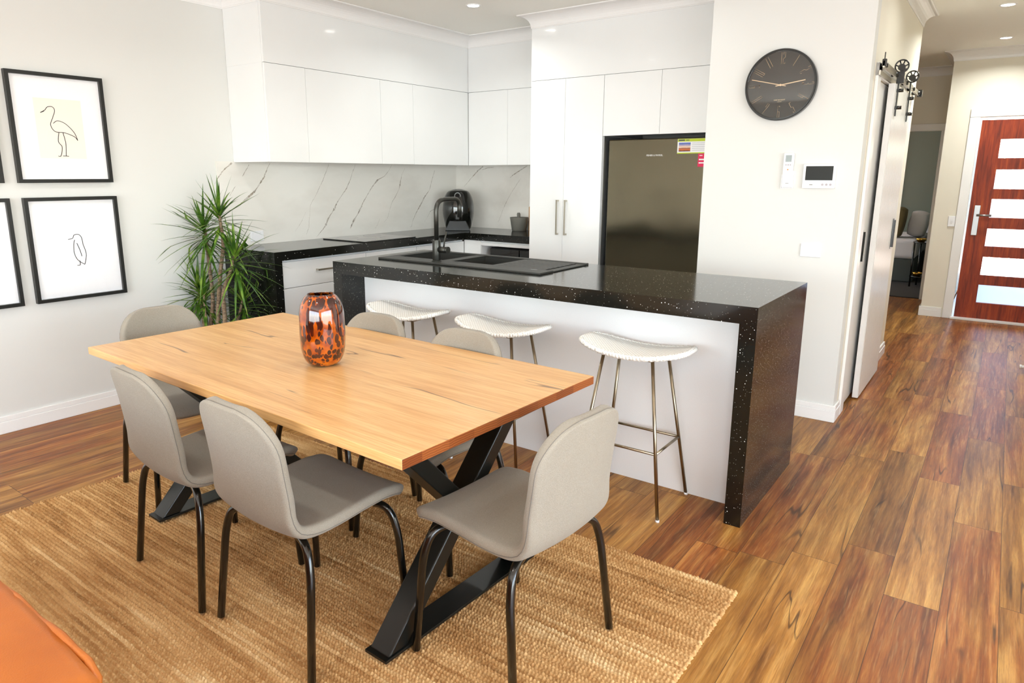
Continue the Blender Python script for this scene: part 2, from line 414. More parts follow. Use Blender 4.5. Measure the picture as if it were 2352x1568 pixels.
M_rose = plain('rose_gold_marking', rgb(236, 206, 168), .35, .3)
M_linen = plain('white_bed_linen', rgb(226, 220, 220), .9, bump=.2, bscale=60)
M_olive = plain('olive_velvet', rgb(118, 100, 62), .8)
M_bedbase = plain('dark_grey_bed_upholstery', rgb(82, 84, 78), .9)
M_carpet = plain('charcoal_carpet', rgb(62, 58, 56), 1, bump=.5, bscale=400)
M_bedwall = m_paint('dark_grey_paint', rgb(112, 118, 106))
M_paper = plain('white_mat_board', rgb(250, 250, 252), .35, Coat_Weight=.3)
M_cream = plain('cream_print_paper', rgb(249, 240, 228), .6)
M_ink = plain('black_ink', rgb(14, 14, 14), .6)
M_frame = plain('black_picture_frame', rgb(20, 22, 20), .35)
M_paver = plain('pale_outdoor_paving', rgb(226, 224, 222), .8)
M_fence = plain('whitewashed_fence', rgb(206, 196, 196), .8)

# ------------------------------------------------------------------ room shell
XR = 4.80      # hall right wall
SY = -8.4; EX = 7.6
b = BM(); box(b, -.15, EX+.15, SY-.15, 4.0, -.12, 0); box(b, 1.0, 4.06, 4.0001, 8.15, -.12, 0)
struct('floor', b, M_floor, 'brown and red timber plank floor running into the hall', 'floor')
b = BM(); box(b, -.15, EX+.15, SY-.15, 4.09, CEIL, CEIL+.12); box(b, 1.0, 4.06, 4.0901, 8.15, CEIL, CEIL+.12)
struct('ceiling', b, M_ceil, 'flat cream ceiling over kitchen and hall', 'ceiling')
b = BM(); box(b, -.12, 0, SY, 1.06, 0, CEIL)
struct('wall_left', b, M_wall, 'cream left wall behind the framed prints', 'wall')
b = BM(); box(b, 0, 2.97, .94, 1.06, 0, CEIL)
struct('wall_back', b, M_wall, 'back wall behind the kitchen cabinets', 'wall')
# stub wall with the clock: front face y=-.124, hall face x=3.761
b = BM(); box(b, 2.877, 3.761, -.124, -.02, 0, CEIL); box(b, 2.877, 2.985, -.02, .94, 0, CEIL)
struct('wall_clock', b, M_wall, 'cream wall carrying the round black clock', 'wall')
HY = 1.927
b = BM(); box(b, 3.66, 3.761, -.0201, .15, 0, CEIL); box(b, 3.66, 3.761, .15, 1.26, 1.985, CEIL); box(b, 3.66, 3.761, 1.26, HY, 0, CEIL)
box(b, 1.9, 3.66, HY-.1, HY, 0, CEIL)
struct('wall_hall', b, M_wallh, 'cream hall wall behind the sliding barn doors', 'wall')
b = BM(); box(b, 3.05, 3.15, -.02, HY-.1, 0, CEIL)
struct('wall_pantry', b, M_wallh, 'inner wall of the cupboard behind the sliding doors', 'wall')
# front door wall y 3.977, from x 3.844; door opening 4.12-4.98
b = BM(); box(b, 3.844, 4.115, 3.977, 4.09, 0, CEIL); box(b, 4.115, 4.985, 3.977, 4.09, 2.0, CEIL); box(b, 4.985, 5.4, 3.977, 4.09, 0, CEIL)
box(b, 3.844, 3.96, 4.09, 5.067, 0, CEIL)
struct('wall_entry', b, M_wallh, 'cream wall around the red timber front door', 'wall')
b = BM(); box(b, 1.9, 2.94, 5.067, 5.17, 0, CEIL); box(b, 2.94, 3.757, 5.067, 5.17, 1.945, CEIL); box(b, 3.757, 3.96, 5.067, 5.17, 0, CEIL)
struct('wall_bedroom', b, M_wallh, 'cream wall around the bedroom doorway', 'wall')
b = BM(); box(b, 1.8, 1.9, HY-.1, 5.17, 0, CEIL)
struct('wall_passage', b, M_wallh, 'end wall of the side passage', 'wall')
b = BM(); box(b, XR, XR+.12, -.6, 3.977, 0, CEIL); box(b, XR+.12, EX, -.6, -.48, 0, CEIL)
struct('wall_right', b, M_wallh, 'right wall of the hall', 'wall')
b = BM(); box(b, EX, EX+.12, SY, -7.5, 0, CEIL); box(b, EX, EX+.12, -7.5, -1.7, 2.25, CEIL); box(b, EX, EX+.12, -7.5, -1.7, 0, .15); box(b, EX, EX+.12, -1.7, -.48, 0, CEIL)
struct('wall_east', b, M_wall, 'far right wall of the living room', 'wall')
b = BM(); box(b, -.12, .9, SY-.12, SY, 0, CEIL); box(b, .9, 6.8, SY-.12, SY, 2.25, CEIL); box(b, 6.8, EX+.12, SY-.12, SY, 0, CEIL)
struct('wall_south', b, M_wall, 'living room wall around the wide glazed doors', 'wall')
wn = BM()
for k in range(5): box(wn, .9+k*1.455, .96+k*1.455, SY-.08, SY-.02, 0, 2.25)
box(wn, .9, 6.8, SY-.08, SY-.02, 2.19, 2.25); box(wn, .9, 6.8, SY-.08, SY-.02, 0, .05)
wo = struct('window_1', wn, M_alu, 'wide glazed doors at the end of the living room', 'window')
g = BM(); box(g, .92, 6.78, SY-.055, SY-.045, .05, 2.19); obj('pane', g, M_glass, wo)
wn = BM()
for k in range(5): box(wn, EX+.02, EX+.08, -7.5+k*1.435, -7.44+k*1.435, .15, 2.25)
box(wn, EX+.02, EX+.08, -7.5, -1.7, 2.19, 2.25); box(wn, EX+.02, EX+.08, -7.5, -1.7, .15, .2)
wo = struct('added_window', wn, M_alu, 'unseen glazed windows added on the far right side to brighten the left wall', 'window')  # unseen windows, added so that the left wall gets more light
g = BM(); box(g, EX+.045, EX+.055, -7.48, -1.72, .2, 2.19); obj('pane', g, M_glass, wo)
# bedroom shell
b = BM(); box(b, 1.2, 1.3, 5.17, 8.1, 0, CEIL); box(b, 1.2, 4.06, 8.0, 8.1, 0, CEIL); box(b, 3.96, 4.06, 5.17, 8.0, 0, CEIL)
struct('wall_bedroom_inner', b, M_bedwall, 'dark grey bedroom wall behind the bed', 'wall')
b = BM(); box(b, 1.3, 3.959, 5.171, 7.999, 0.0002, .012); box(b, 2.963, 3.734, 5.10, 5.1705, 0.0002, .012)
struct('floor_bedroom', b, M_carpet, 'charcoal carpet in the bedroom', 'floor')
b = BM(); box(b, 3.02, 3.065, 7.95, 7.995, .012, CEIL-.01)
struct('trim_1', b, M_trim, 'pale vertical strip on the dark bedroom wall', 'trim')

def cornice(name, pts, label, mat=M_trim):
    """cove moulding swept along a plan polyline; the room lies to the right-hand side of travel"""
    prof = [(0, COR), (0, .0), (.004, .0), (.004, .006)]
    for k in range(9):
        a = k/8*PI/2; prof.append((.006+.072*(1-math.cos(a)), .008+.078*math.sin(a)))
    prof += [(.086, .089), (.086, COR)]
    bm = BM(); n = len(pts); P = [Vector((p[0], p[1])) for p in pts]
    rings = []
    for i in range(n):
        d0 = (P[i]-P[i-1]).normalized() if i > 0 else None; d1 = (P[i+1]-P[i]).normalized() if i < n-1 else None
        if d0 is None: nn = Vector((d1.y, -d1.x))
        elif d1 is None: nn = Vector((d0.y, -d0.x))
        else:
            a = Vector((d0.y, -d0.x)); c = Vector((d1.y, -d1.x)); s = (a+c); nn = s/(1+a.dot(c)) if (1+a.dot(c)) > 1e-4 else a
        rings.append([bm.verts.new((P[i].x+nn.x*u, P[i].y+nn.y*u, CEIL-COR+w)) for u, w in prof])
    m = len(prof)
    for A, B in zip(rings, rings[1:]):
        for k in range(m): bm.faces.new((A[k], A[(k+1) % m], B[(k+1) % m], B[k]))
    bm.faces.new(rings[0]); bm.faces.new(rings[-1][::-1])
    return struct(name, bm, mat, label, 'cornice')
WY0, WX, WBY = -1.542, .415, .613   # wall cabinets: end, front, back-run front
TX0, TY, ZT = 1.339, .236, 2.156
cornice('trim_2', [(0, SY), (0, WY0), (WX, WY0), (WX, WBY), (TX0, WBY), (TX0, TY), (2.877, TY), (2.877, -.124), (3.761, -.124), (3.761, HY), (1.9, HY)],
        'white cove cornice over the cabinets, clock wall and hall corner')
cornice('trim_3', [(1.9, 5.067), (3.844, 5.067), (3.844, 3.977), (XR, 3.977), (XR, -.6), (EX, -.6)], 'cream cove cornice round the entry', M_trim)

def skirting(name, segs, label):
    bm = BM()
    for (x0, y0, x1, y1) in segs:
        box(bm, x0, x1, y0, y1, 0, .07)
        nx = (x1-x0) < (y1-y0)
        if nx: box(bm, x0+(.004 if name == 'baseboard_right' else 0), x1-(0 if name == 'baseboard_right' else .004), y0, y1, .07, .1)
        else: box(bm, x0, x1, y0+.004, y1, .07, .1)
    return struct(name, bm, M_trim, label, 'baseboard', bev=.003)
skirting('baseboard_left', [(0, SY, .016, -1.7)], 'white skirting along the left wall under the prints')
skirting('baseboard_clock', [(2.877, -.14, 3.777, -.124), (3.761, -.124, 3.777, .02)], 'white skirting under the clock wall beside the island')
skirting('baseboard_hall', [(3.761, 1.385, 3.777, HY+.001)], 'short white skirting past the barn doors')
skirting('baseboard_entry', [(3.828, 3.961, 4.03, 3.977), (3.828, 3.977, 3.844, 5.05)], 'white skirting left of the front door')
skirting('baseboard_right', [(XR-.016, -.58, XR, 3.97)], 'white skirting along the right hall wall')
def architrave(name, lab, x0, x1, y, z1, w=.085, d=.02, sgn=-1):
    bm = BM()
    for a, c in ((x0-w, x0), (x1, x1+w)): box(bm, a, c, min(y, y+sgn*d), max(y, y+sgn*d), 0, z1)
    box(bm, x0-w, x1+w, min(y, y+sgn*d), max(y, y+sgn*d), z1+.0005, z1+w)
    return struct(name, bm, M_trim, lab, 'architrave', bev=.005)
architrave('trim_4', 'white architrave around the red front door', 4.125, 4.975, 3.977, 2.0)
architrave('trim_5', 'pale architrave around the bedroom doorway', 2.94, 3.757, 5.067, 1.945, .075)
b = BM(); box(b, 3.735, 3.757, 5.067, 5.17, 0, 1.945); box(b, 2.94, 2.962, 5.067, 5.17, 0, 1.945)
struct('trim_6', b, M_trim, 'white jamb lining of the bedroom doorway', 'door jamb')
b = BM()
for y0, y1 in ((.03, .135), (1.285, 1.38)): box(b, 3.761, 3.778, y0, y1, 0, 2.06)
box(b, 3.761, 3.778, .03, 1.38, 1.985, 2.0601)
struct('trim_7', b, M_trim, 'white architrave around the sliding door opening', 'architrave', bev=.004)
b = BM(); box(b, 4.11, 4.99, 3.93, 4.1, 0, .022)
struct('trim_8', b, M_trim, 'pale threshold strip under the front door', 'threshold', bev=.004)

# ------------------------------------------------------------------ front door
d = thing('door_1', 'red-stained timber front door with six horizontal glass panes', 'door', (4.55, 4.0, 0)); d['kind'] = 'structure'
b = BM(); DX0, DX1, DY0, DY1 = 4.142, 4.962, 3.985, 4.025
GX0, GX1 = 4.312, 4.792
zs = [(.185, .368), (.466, .650), (.755, .932), (1.038, 1.22), (1.316, 1.503), (1.61, 1.79)]
box(b, DX0, GX0, DY0, DY1, .022, 1.972); box(b, GX1, DX1, DY0, DY1, .022, 1.972)
zz = [.022]+[q for p in zs for q in p]+[1.972]
for i in range(0, len(zz), 2): box(b, GX0, GX1, DY0, DY1, zz[i], zz[i+1])
obj('door_leaf', b, M_door, d, world=True)
for z0, z1 in zs:
    g = BM(); box(g, GX0, GX1, 4.0, 4.008, z0, z1); obj('glass_pane', g, M_glass, d, world=True)
g = BM(); box(g, 4.183, 4.233, 3.971, 3.985, .86, 1.155, .003); pl = obj('lock_plate', g, M_chrome, d, world=True)
g = BM(); cyl(g, (4.208, 3.972, 1.06), (4.208, 3.93, 1.06), .012); tube(g, fillet([(4.208, 3.932, 1.06), (4.33, 3.932, 1.06)], .01), .011, 10)
cyl(g, (4.208, 3.972, .93), (4.208, 3.962, .93), .014); obj('lever_handle', g, M_chrome, d, world=True)
# outside the door
b = BM(); box(b, 4.07, 9.0, 4.1, 14, -.14, -.02); struct('floor_outside', b, M_paver, 'pale sunlit paving beyond the front door', 'paving')
b = BM()
for k in range(38): box(b, 4.2+k*.125, 4.2+k*.125+.105, 9.0, 9.03, -.02, 1.75)
for z in (.4, 1.3): box(b, 4.2, 8.9, 9.03, 9.08, z, z+.09)
tag(obj('fence', b, M_fence), 'pale paling fence beyond the front door glass', 'fence')

# ------------------------------------------------------------------ sliding barn doors (one running past the other)
d = thing('door_2', 'white grooved sliding barn door hanging on two black rollers', 'door', (3.794, .85, 0)); d['kind'] = 'structure'
b = BM(); box(b, 3.779, 3.811, .43, 1.27, .012, 1.985)
for k in range(14): box(b, 3.811, 3.8135, .44+k*.059, .44+k*.059+.053, .012, 1.985)
obj('door_leaf', b, M_trim, d, world=True, bev=.0015)
b = BM(); box(b, 3.8135, 3.83, 1.12, 1.135, .95, 1.14); box(b, 3.8135, 3.817, 1.10, 1.155, .94, 1.15); obj('door_handle', b, M_blkmet, d, world=True)
for y in (.52, 1.08):
    b = BM(); box(b, 3.817, 3.825, y-.012, y+.012, 1.80, 2.05)
    for z in (1.85, 1.95): cyl(b, (3.812, y, z), (3.85, y, z), .011, seg=12)
    obj('hanger_strap', b, M_blkmet, d, world=True)
d2 = thing('door_3', 'white rear sliding door set behind the barn door, with slim black pull', 'door', (3.75, .7, 0)); d2['kind'] = 'structure'
b = BM(); box(b, 3.72, 3.757, .152, 1.2, .012, 1.98); obj('door_leaf', b, M_trim, d2, world=True)
b = BM(); box(b, 3.757, 3.776, .235, .25, .93, 1.11); box(b, 3.757, 3.761, .215, .265, .92, 1.12); obj('door_handle', b, M_blkmet, d2, world=True)
r = thing('door_rail', 'nickel sliding rail with black rollers, fixed above the barn doors', 'door rail', (3.8, .9, 2.0))
b = BM(); box(b, 3.797, 3.806, .0, 1.78, 2.025, 2.06); obj('upper_track', b, M_nickel, r, world=True)
b = BM(); box(b, 3.779, 3.788, .02, 1.6, 1.99, 2.015); obj('lower_track', b, M_nickel, r, world=True)
for y in (.06, .5, 1.0, 1.4, 1.72):
    b = BM(); cyl(b, (3.761, y, 2.043), (3.815, y, 2.043), .013, seg=12); obj('rail_standoff', b, M_blkmet, r, world=True)
b = BM(); box(b, 3.792, 3.814, .0, .02, 2.03, 2.07, .003); box(b, 3.80, 3.805, .006, .014, 2.07, 2.105); obj('end_stop', b, M_blkmet, r, world=True)
b = BM(); box(b, 3.792, 3.826, 1.76, 1.785, 2.02, 2.07, .003); obj('end_stop', b, M_blkmet, r, world=True)
for y in (.52, 1.08):
    b = BM(); cx = 3.826
    tube(b, [(cx+.036*math.cos(a), y, 2.09+.036*math.sin(a)) for a in [2*PI*k/28 for k in range(28)]], .0045, 8, closed=True)
    cyl(b, (cx, y-.012, 2.083), (cx, y+.012, 2.083), .02, seg=20)
    for a in (.3, 1.2, 1.95, 2.85): tube(b, [(cx, y, 2.083), (cx+.034*math.cos(a), y, 2.087+.034*math.sin(a))], .004, 6)
    box(b, cx-.006, cx+.03, y-.008, y+.008, 2.06, 2.075)
    obj('roller_wheel', b, M_blkmet, r, world=True)
    if y < .8:
        b = BM(); box(b, cx-.02, cx+.02, y-.01, y+.01, 1.99, 2.06, .003); obj('roller_bracket', b, M_blkmet, r, world=True)

# ------------------------------------------------------------------ island
IX0, IX1, IY0, IY1, IT = 1.237, 3.716, -1.747, -.929, .94
w = thing('island_worktop', 'black speckled stone island worktop with waterfall ends', 'worktop', (2.476, -1.338, 0))
b = BM(); SX0, SX1, SYa, SYb = 1.39, 2.50, -1.49, -1.00
for (x0, x1, y0, y1) in ((IX0, SX0, IY0, IY1), (SX1, IX1, IY0, IY1), (SX0, SX1, IY0, SYa), (SX0, SX1, SYb, IY1)):
    box(b, x0, x1, y0, y1, .868, IT)
bmesh.ops.remove_doubles(b, verts=b.verts, dist=1e-5)
obj('worktop_slab', b, M_stone, w, world=True)
for x0, x1 in ((IX0, 1.309), (3.647, IX1)):
    b = BM(); box(b, x0, x1, IY0, IY1, 0, .8679); obj('waterfall_end', b, M_stone, w, world=True)
c = thing('island_cabinet', 'white island cabinet under the black stone worktop, behind the stools', 'cabinet', (2.476, -1.24, 0))
b = BM(); box(b, 1.311, 3.645, -1.565, -1.547, .0, .866); obj('back_panel', b, M_cabm, c, world=True)
b = BM(); box(b, 1.311, 3.645, -1.546, -.985, .10, .69); box(b, 1.33, 3.62, -1.5, -1.03, .0, .0999); box(b, 2.6, 3.645, -1.546, -.985, .69, .866); obj('cabinet_body', b, M_cabm, c, world=True)
for k in range(4):
    x0 = 1.311+k*.5835; b = BM(); box(b, x0+.002, x0+.5815, -.984, -.966, .105, .855); dd = obj('door', b, M_cab, c, world=True)
    g = BM(); box(g, x0+.2, x0+.38, -.95, -.942, .79, .80); box(g, x0+.2, x0+.21, -.965, -.942, .79, .80); box(g, x0+.37, x0+.38, -.965, -.942, .79, .80)
    dh = obj('handle', g, M_nickel, c, world=True)

# sink: rim, two bowls, drainer
s = thing('kitchen_sink', 'black composite double sink with grooved drainer in the island', 'sink', (1.92, -1.24, .94))
AX0, AX1, AY0, AY1 = 1.375, 2.552, -1.505, -.985
B1 = (1.425, 1.765, -1.375, -1.02); B2 = (1.835, 2.135, -1.375, -1.02)
b = BM(); Z0, Z1 = .9402, .951
box(b, AX0, AX1, AY0, B1[2], Z0, Z1); box(b, AX0, AX1, B1[3], AY1, Z0, Z1)
box(b, AX0, B1[0], B1[2], B1[3], Z0, Z1); box(b, B1[1], B2[0], B1[2], B1[3], Z0, Z1-.004); box(b, B2[1], AX1, B1[2], B1[3], Z0, Z1-.004)
obj('sink_rim', b, M_sink, s, world=True, bev=.0025)
for (x0, x1, y0, y1), dz in ((B1, .19), (B2, .16)):
    b = BM(); t_ = .006
    box(b, x0-t_, x1+t_, y0-t_, y1+t_, Z0-dz-.006, Z0-dz)
    box(b, x0-t_, x0, y0-t_, y1+t_, Z0-dz, Z0-.0002); box(b, x1, x1+t_, y0-t_, y1+t_, Z0-dz, Z0-.0002)
    box(b, x0, x1, y0-t_, y0, Z0-dz, Z0-.0002); box(b, x0, x1, y1, y1+t_, Z0-dz, Z0-.0002)
    bw = obj('sink_bowl', b, M_sink, s, world=True)
    g = BM(); cyl(g, ((x0+x1)/2, (y0+y1)/2, Z0-dz), ((x0+x1)/2, (y0+y1)/2, Z0-dz+.003), .045); obj('drain', g, M_chrome, s, world=True)
b = BM()
for k in range(7): box(b, 2.19, 2.50, -1.37+k*.048, -1.37+k*.048+.040, Z1-.004, Z1)
obj('drainer_rib', b, M_sink, s, world=True, bev=.0015)
b = BM(); box(b, 2.43, 2.47, -1.408, -1.402, Z1, Z1+.0006); obj('badge', b, M_chrome, s, world=True)
# tap
TXp, TYp = 1.79, -1.435
tp = thing('kitchen_tap', 'tall gunmetal swan-neck mixer tap on the island sink', 'tap', (TXp, TYp, .951))
b = BM(); cyl(b, (TXp, TYp, .951), (TXp, TYp, .956), .03); cyl(b, (TXp, TYp, .956), (TXp, TYp, 1.075), .0245); obj('tap_body', b, M_gun, tp, world=True, bev=.002)
b = BM(); tube(b, fillet([(TXp, TYp, 1.07), (TXp, TYp, 1.305), (TXp, TYp+.215, 1.305), (TXp, TYp+.215, 1.195)], .075, 10), .0135, 16); obj('spout', b, M_gun, tp, world=True, smooth=False)
b = BM(); cyl(b, (TXp+.02, TYp, 1.02), (TXp+.075, TYp, 1.02), .018); cyl(b, (TXp+.077, TYp, 1.02), (TXp+.088, TYp, 1.02), .02); tube(b, fillet([(TXp+.055, TYp, 1.035), (TXp+.06, TYp, 1.07), (TXp+.072, TYp+.005, 1.125)], .02), .0045, 8); obj('lever', b, M_gun, tp, world=True)

# ------------------------------------------------------------------ L-shaped kitchen worktop
w = thing('kitchen_worktop', 'black speckled stone L-shaped worktop along the splashback', 'worktop', (.3, -.3, 0))
b = BM(); poly_prism(b, [(.002, -1.674), (.574, -1.674), (.574, .356), (1.337, .356), (1.337, .938), (.002, .938)], .879, .94); obj('worktop_slab', b, M_stone, w, world=True)
b = BM(); box(b, .002, .574, -1.674, -1.614, 0, .8789); obj('waterfall_end', b, M_stone, w, world=True)
def bar_handle(parent, p0, p1, out, name='handle', mat=None):
    p0, p1, out = Vector(p0), Vector(p1), Vector(out); d_ = (p1-p0).normalized(); s_ = d_.cross(out).normalized()*.006
    bm = BM()
    def bx(a, c_, e, h=.006):
        vs = [a, c_]; xs = [min(a.x, c_.x)-e.x, max(a.x, c_.x)+e.x]; ys = [min(a.y, c_.y)-e.y, max(a.y, c_.y)+e.y]; zs_ = [min(a.z, c_.z)-e.z, max(a.z, c_.z)+e.z]
        box(bm, xs[0], xs[1], ys[0], ys[1], zs_[0], zs_[1])
    o_ = out.normalized(); e = Vector((abs(s_.x)+abs(o_.x)*.003+abs(d_.x)*.001, abs(s_.y)+abs(o_.y)*.003+abs(d_.y)*.001, abs(s_.z)+abs(o_.z)*.003+abs(d_.z)*.001))
    bx(p0+out, p1+out, e)
    for q, sg in ((p0, 1), (p1, -1)):
        q2 = q+d_*.012*sg; bx(Vector((min(q.x, q2.x), min(q.y, q2.y), min(q.z, q2.z))), Vector((max(q.x, q2.x), max(q.y, q2.y), max(q.z, q2.z)))+out, Vector((abs(s_.x), abs(s_.y), abs(s_.z))))
    root = parent
    while root.parent: root = root.parent
    return obj(name, bm, mat or M_nickel, parent, world=True)
units = [(-1.612, -.83, 'white drawer unit beside the waterfall end of the worktop, left of the cooktop'), (-.83, -.26, 'white drawer unit under the black cooktop'), (-.26, .371, 'white drawer unit in the corner, right of the cooktop')]
for y0, y1, lab in units:
    c = thing('drawer_cabinet', lab, 'cabinet', (.28, (y0+y1)/2, 0), 0, 'drawer units under the cooktop worktop')
    b = BM(); box(b, .004, .53, y0+.001, y1-.001, .10, .877); box(b, .05, .49, y0+.01, y1-.01, 0, .0999); obj('cabinet_body', b, M_cabm, c, world=True)
    for z0, z1 in ((.105, .39), (.394, .681), (.685, .862)):
        b = BM(); box(b, .531, .55, y0+.003, y1-.003, z0, z1, .001); dr = obj('drawer_front', b, M_cab, c, world=True)
        ym = (y0+y1)/2 if y0 > -1 else -1.215
        h = bar_handle(c, (.55, ym-.10, z1-.075), (.55, ym+.10, z1-.075), (.028, 0, 0))
        h.parent = dr; 
c = thing('microwave_cabinet', 'white base cabinet with open niche holding a black microwave', 'cabinet', (.94, .6, 0))
b = BM()
box(b, .552, .74, .385, .93, .10, .877)
box(b, 1.29, 1.334, .385, .93, .10, .877); box(b, .74, 1.29, .385, .93, .835, .877); box(b, .74, 1.29, .385, .93, .10, .50); box(b, .74, 1.29, .91, .93, .5, .835); box(b, .62, 1.32, .43, .9, 0, .0999)
obj('cabinet_body', b, M_cabm, c, world=True)
b = BM(); box(b, .552, 1.334, .372, .3845, .105, .497); obj('drawer_front', b, M_cab, c, world=True)
b = BM(); box(b, .552, .738, .372, .3845, .505, .876); box(b, .738, 1.29, .372, .3845, .838, .862); box(b, 1.29, 1.334, .372, .3845, .505, .862); obj('niche_frame', b, M_cab, c, world=True)
mw = thing('microwave', 'black microwave in the niche under the back worktop', 'microwave', (1.02, .6, .501))
b = BM(); box(b, .80, 1.275, .44, .80, .501, .818, .006); obj('case', b, M_blkpl, mw, world=True)
b = BM(); box(b, .805, 1.11, .425, .4395, .51, .81, .002); obj('door', b, M_blkgl, mw, world=True)
b = BM(); box(b, 1.115, 1.27, .43, .4395, .51, .81, .002); obj('control_panel', b, M_blkgl, mw, world=True)
# cooktop, splashback
ct = thing('cooktop', 'flat black glass cooktop set in the worktop under the splashback', 'cooktop', (.33, -.55, .9402))
b = BM(); box(b, .075, .555, -.84, -.27, .9402, .948, .002); obj('glass_top', b, M_blkgl, ct, world=True)
b = BM()
for cx, cy, rr_ in ((.2, -.7, .09), (.43, -.7, .075), (.2, -.42, .075), (.43, -.42, .1)):
    tube(b, [(cx+rr_*math.cos(2*PI*k/40), cy+rr_*math.sin(2*PI*k/40), .9482) for k in range(40)], .0007, 4, closed=True)
obj('zone_marking', b, M_whiteb, ct, world=True)
VL = [[(-1.563, 1.527, 0.0065), (-1.636, 1.474, 0.0052), (-1.693, 1.411, 0.0019), (-1.712, 1.372, 0.0009)], [(-1.427, 1.515, 0.0019), (-1.455, 1.475, 0.0026), (-1.484, 1.438, 0.0032), (-1.49, 1.427, 0.0006)], [(-1.55, 1.365, 0.0006), (-1.572, 1.337, 0.0026), (-1.597, 1.304, 0.0039), (-1.607, 1.295, 0.0006)], [(-1.25, 1.525, 0.0026), (-1.279, 1.479, 0.0032), (-1.309, 1.424, 0.0065), (-1.35, 1.377, 0.0065), (-1.372, 1.351, 0.0026), (-1.4, 1.321, 0.0091), (-1.459, 1.281, 0.0078), (-1.51, 1.245, 0.0078), (-1.544, 1.219, 0.0013)], [(-0.688, 1.528, 0.0019), (-0.71, 1.483, 0.0026), (-0.76, 1.396, 0.0026), (-0.809, 1.325, 0.0023), (-0.846, 1.269, 0.001), (-0.882, 1.229, 0.0019), (-0.898, 1.203, 0.0013), (-0.905, 1.132, 0.0008), (-0.916, 1.087, 0.0019), (-0.919, 1.042, 0.0026), (-0.952, 0.976, 0.0006)], [(-0.403, 1.524, 0.0019), (-0.439, 1.461, 0.0026), (-0.469, 1.398, 0.0026), (-0.515, 1.328, 0.0052), (-0.577, 1.267, 0.0026), (-0.621, 1.221, 0.0052), (-0.649, 1.175, 0.0143), (-0.676, 1.145, 0.0039), (-0.72, 1.097, 0.0065), (-0.742, 1.055, 0.013), (-0.775, 1.018, 0.0039), (-0.827, 0.975, 0.0019), (-0.858, 0.95, 0.0006)], [(0.036, 1.537, 0.0013), (-0.008, 1.483, 0.0013), (-0.064, 1.433, 0.0026), (-0.153, 1.4, 0.0078), (-0.225, 1.336, 0.0065), (-0.285, 1.268, 0.0026), (-0.338, 1.204, 0.0052), (-0.369, 1.157, 0.0117), (-0.404, 1.11, 0.0026), (-0.445, 1.067, 0.0104), (-0.474, 1.024, 0.0078), (-0.495, 0.992, 0.0013)], [(0.195, 1.505, 0.001), (0.149, 1.437, 0.0013), (0.127, 1.361, 0.0078), (0.113, 1.318, 0.0019), (0.055, 1.243, 0.0026), (0.016, 1.202, 0.0026), (-0.011, 1.143, 0.0013), (-0.044, 1.068, 0.0013), (-0.094, 1.028, 0.0008)], [(0.605, 1.486, 0.0026), (0.561, 1.392, 0.0039), (0.525, 1.303, 0.0026), (0.455, 1.242, 0.0065), (0.399, 1.172, 0.0078), (0.33, 1.095, 0.0039), (0.288, 1.034, 0.0019), (0.267, 0.982, 0.0019), (0.246, 0.957, 0.0006)], [(0.632, 1.137, 0.0019), (0.533, 1.104, 0.0032), (0.49, 1.051, 0.0013), (0.441, 1.004, 0.0006)], [(-0.139, 1.068, 0.0006), (-0.171, 1.015, 0.0019), (-0.205, 0.98, 0.0005)], [(-0.944, 1.156, 0.0006), (-0.997, 1.076, 0.0013), (-1.062, 1.007, 0.0005)]]
VB = [[(0.343, 1.524, 0.0048), (0.28, 1.482, 0.008), (0.198, 1.412, 0.0024), (0.105, 1.326, 0.0016)], [(0.476, 1.516, 0.0016), (0.397, 1.51, 0.0048), (0.325, 1.489, 0.0016)], [(0.854, 1.527, 0.0032), (0.789, 1.494, 0.0064), (0.69, 1.441, 0.0048), (0.657, 1.414, 0.001)], [(0.782, 1.414, 0.001), (0.733, 1.353, 0.0019), (0.666, 1.264, 0.0019), (0.616, 1.187, 0.0024), (0.582, 1.124, 0.0019), (0.547, 1.045, 0.0011), (0.521, 0.988, 0.0006)]]
def lay_veins(bm, VS, P):
    rnd = random.Random(5)
    for v in VS:
        fine = []
        for (a0, z0, w0), (a1, z1, w1) in zip(v, v[1:]):
            n = max(2, int(math.hypot(a1-a0, z1-z0)/.008))
            for k in range(n):
                t = k/n; fine.append((a0+(a1-a0)*t+rnd.uniform(-.0018, .0018), z0+(z1-z0)*t, max(.0008, (w0+(w1-w0)*t)*rnd.uniform(.8, 2.1))))
        prev = None
        for k, (a, z, w) in enumerate(fine):
            q = fine[min(k+1, len(fine)-1)]; p = fine[max(k-1, 0)]; d = Vector((q[0]-p[0], q[1]-p[1])); d = d.normalized() if d.length else Vector((0, 1)); nn = Vector((-d.y, d.x))*w*.5
            row = [bm.verts.new(P(a+nn.x, max(.942, min(1.529, z+nn.y)))), bm.verts.new(P(a-nn.x, max(.942, min(1.529, z-nn.y))))]
            if prev:
                f = bm.faces.new((prev[0], prev[1], row[1], row[0])); f.material_index = 1
            prev = row
b = BM(); box(b, .002, .010, -1.687, .938, .9405, 1.535); lay_veins(b, VL, lambda a, z: (.0102, a, z)); tag(obj('marble_splashback', b, [M_marble, M_vein]), 'white veined marble splashback on the left wall behind the cooktop', 'splashback', 'marble splashback')
b = BM(); box(b, .0105, 1.337, .928, .938, .9405, 1.535); lay_veins(b, VB, lambda a, z: (a, .9278, z)); tag(obj('marble_splashback', b, [M_marble, M_vein]), 'short veined marble splashback panel behind mortar and air fryer', 'splashback', 'marble splashback')

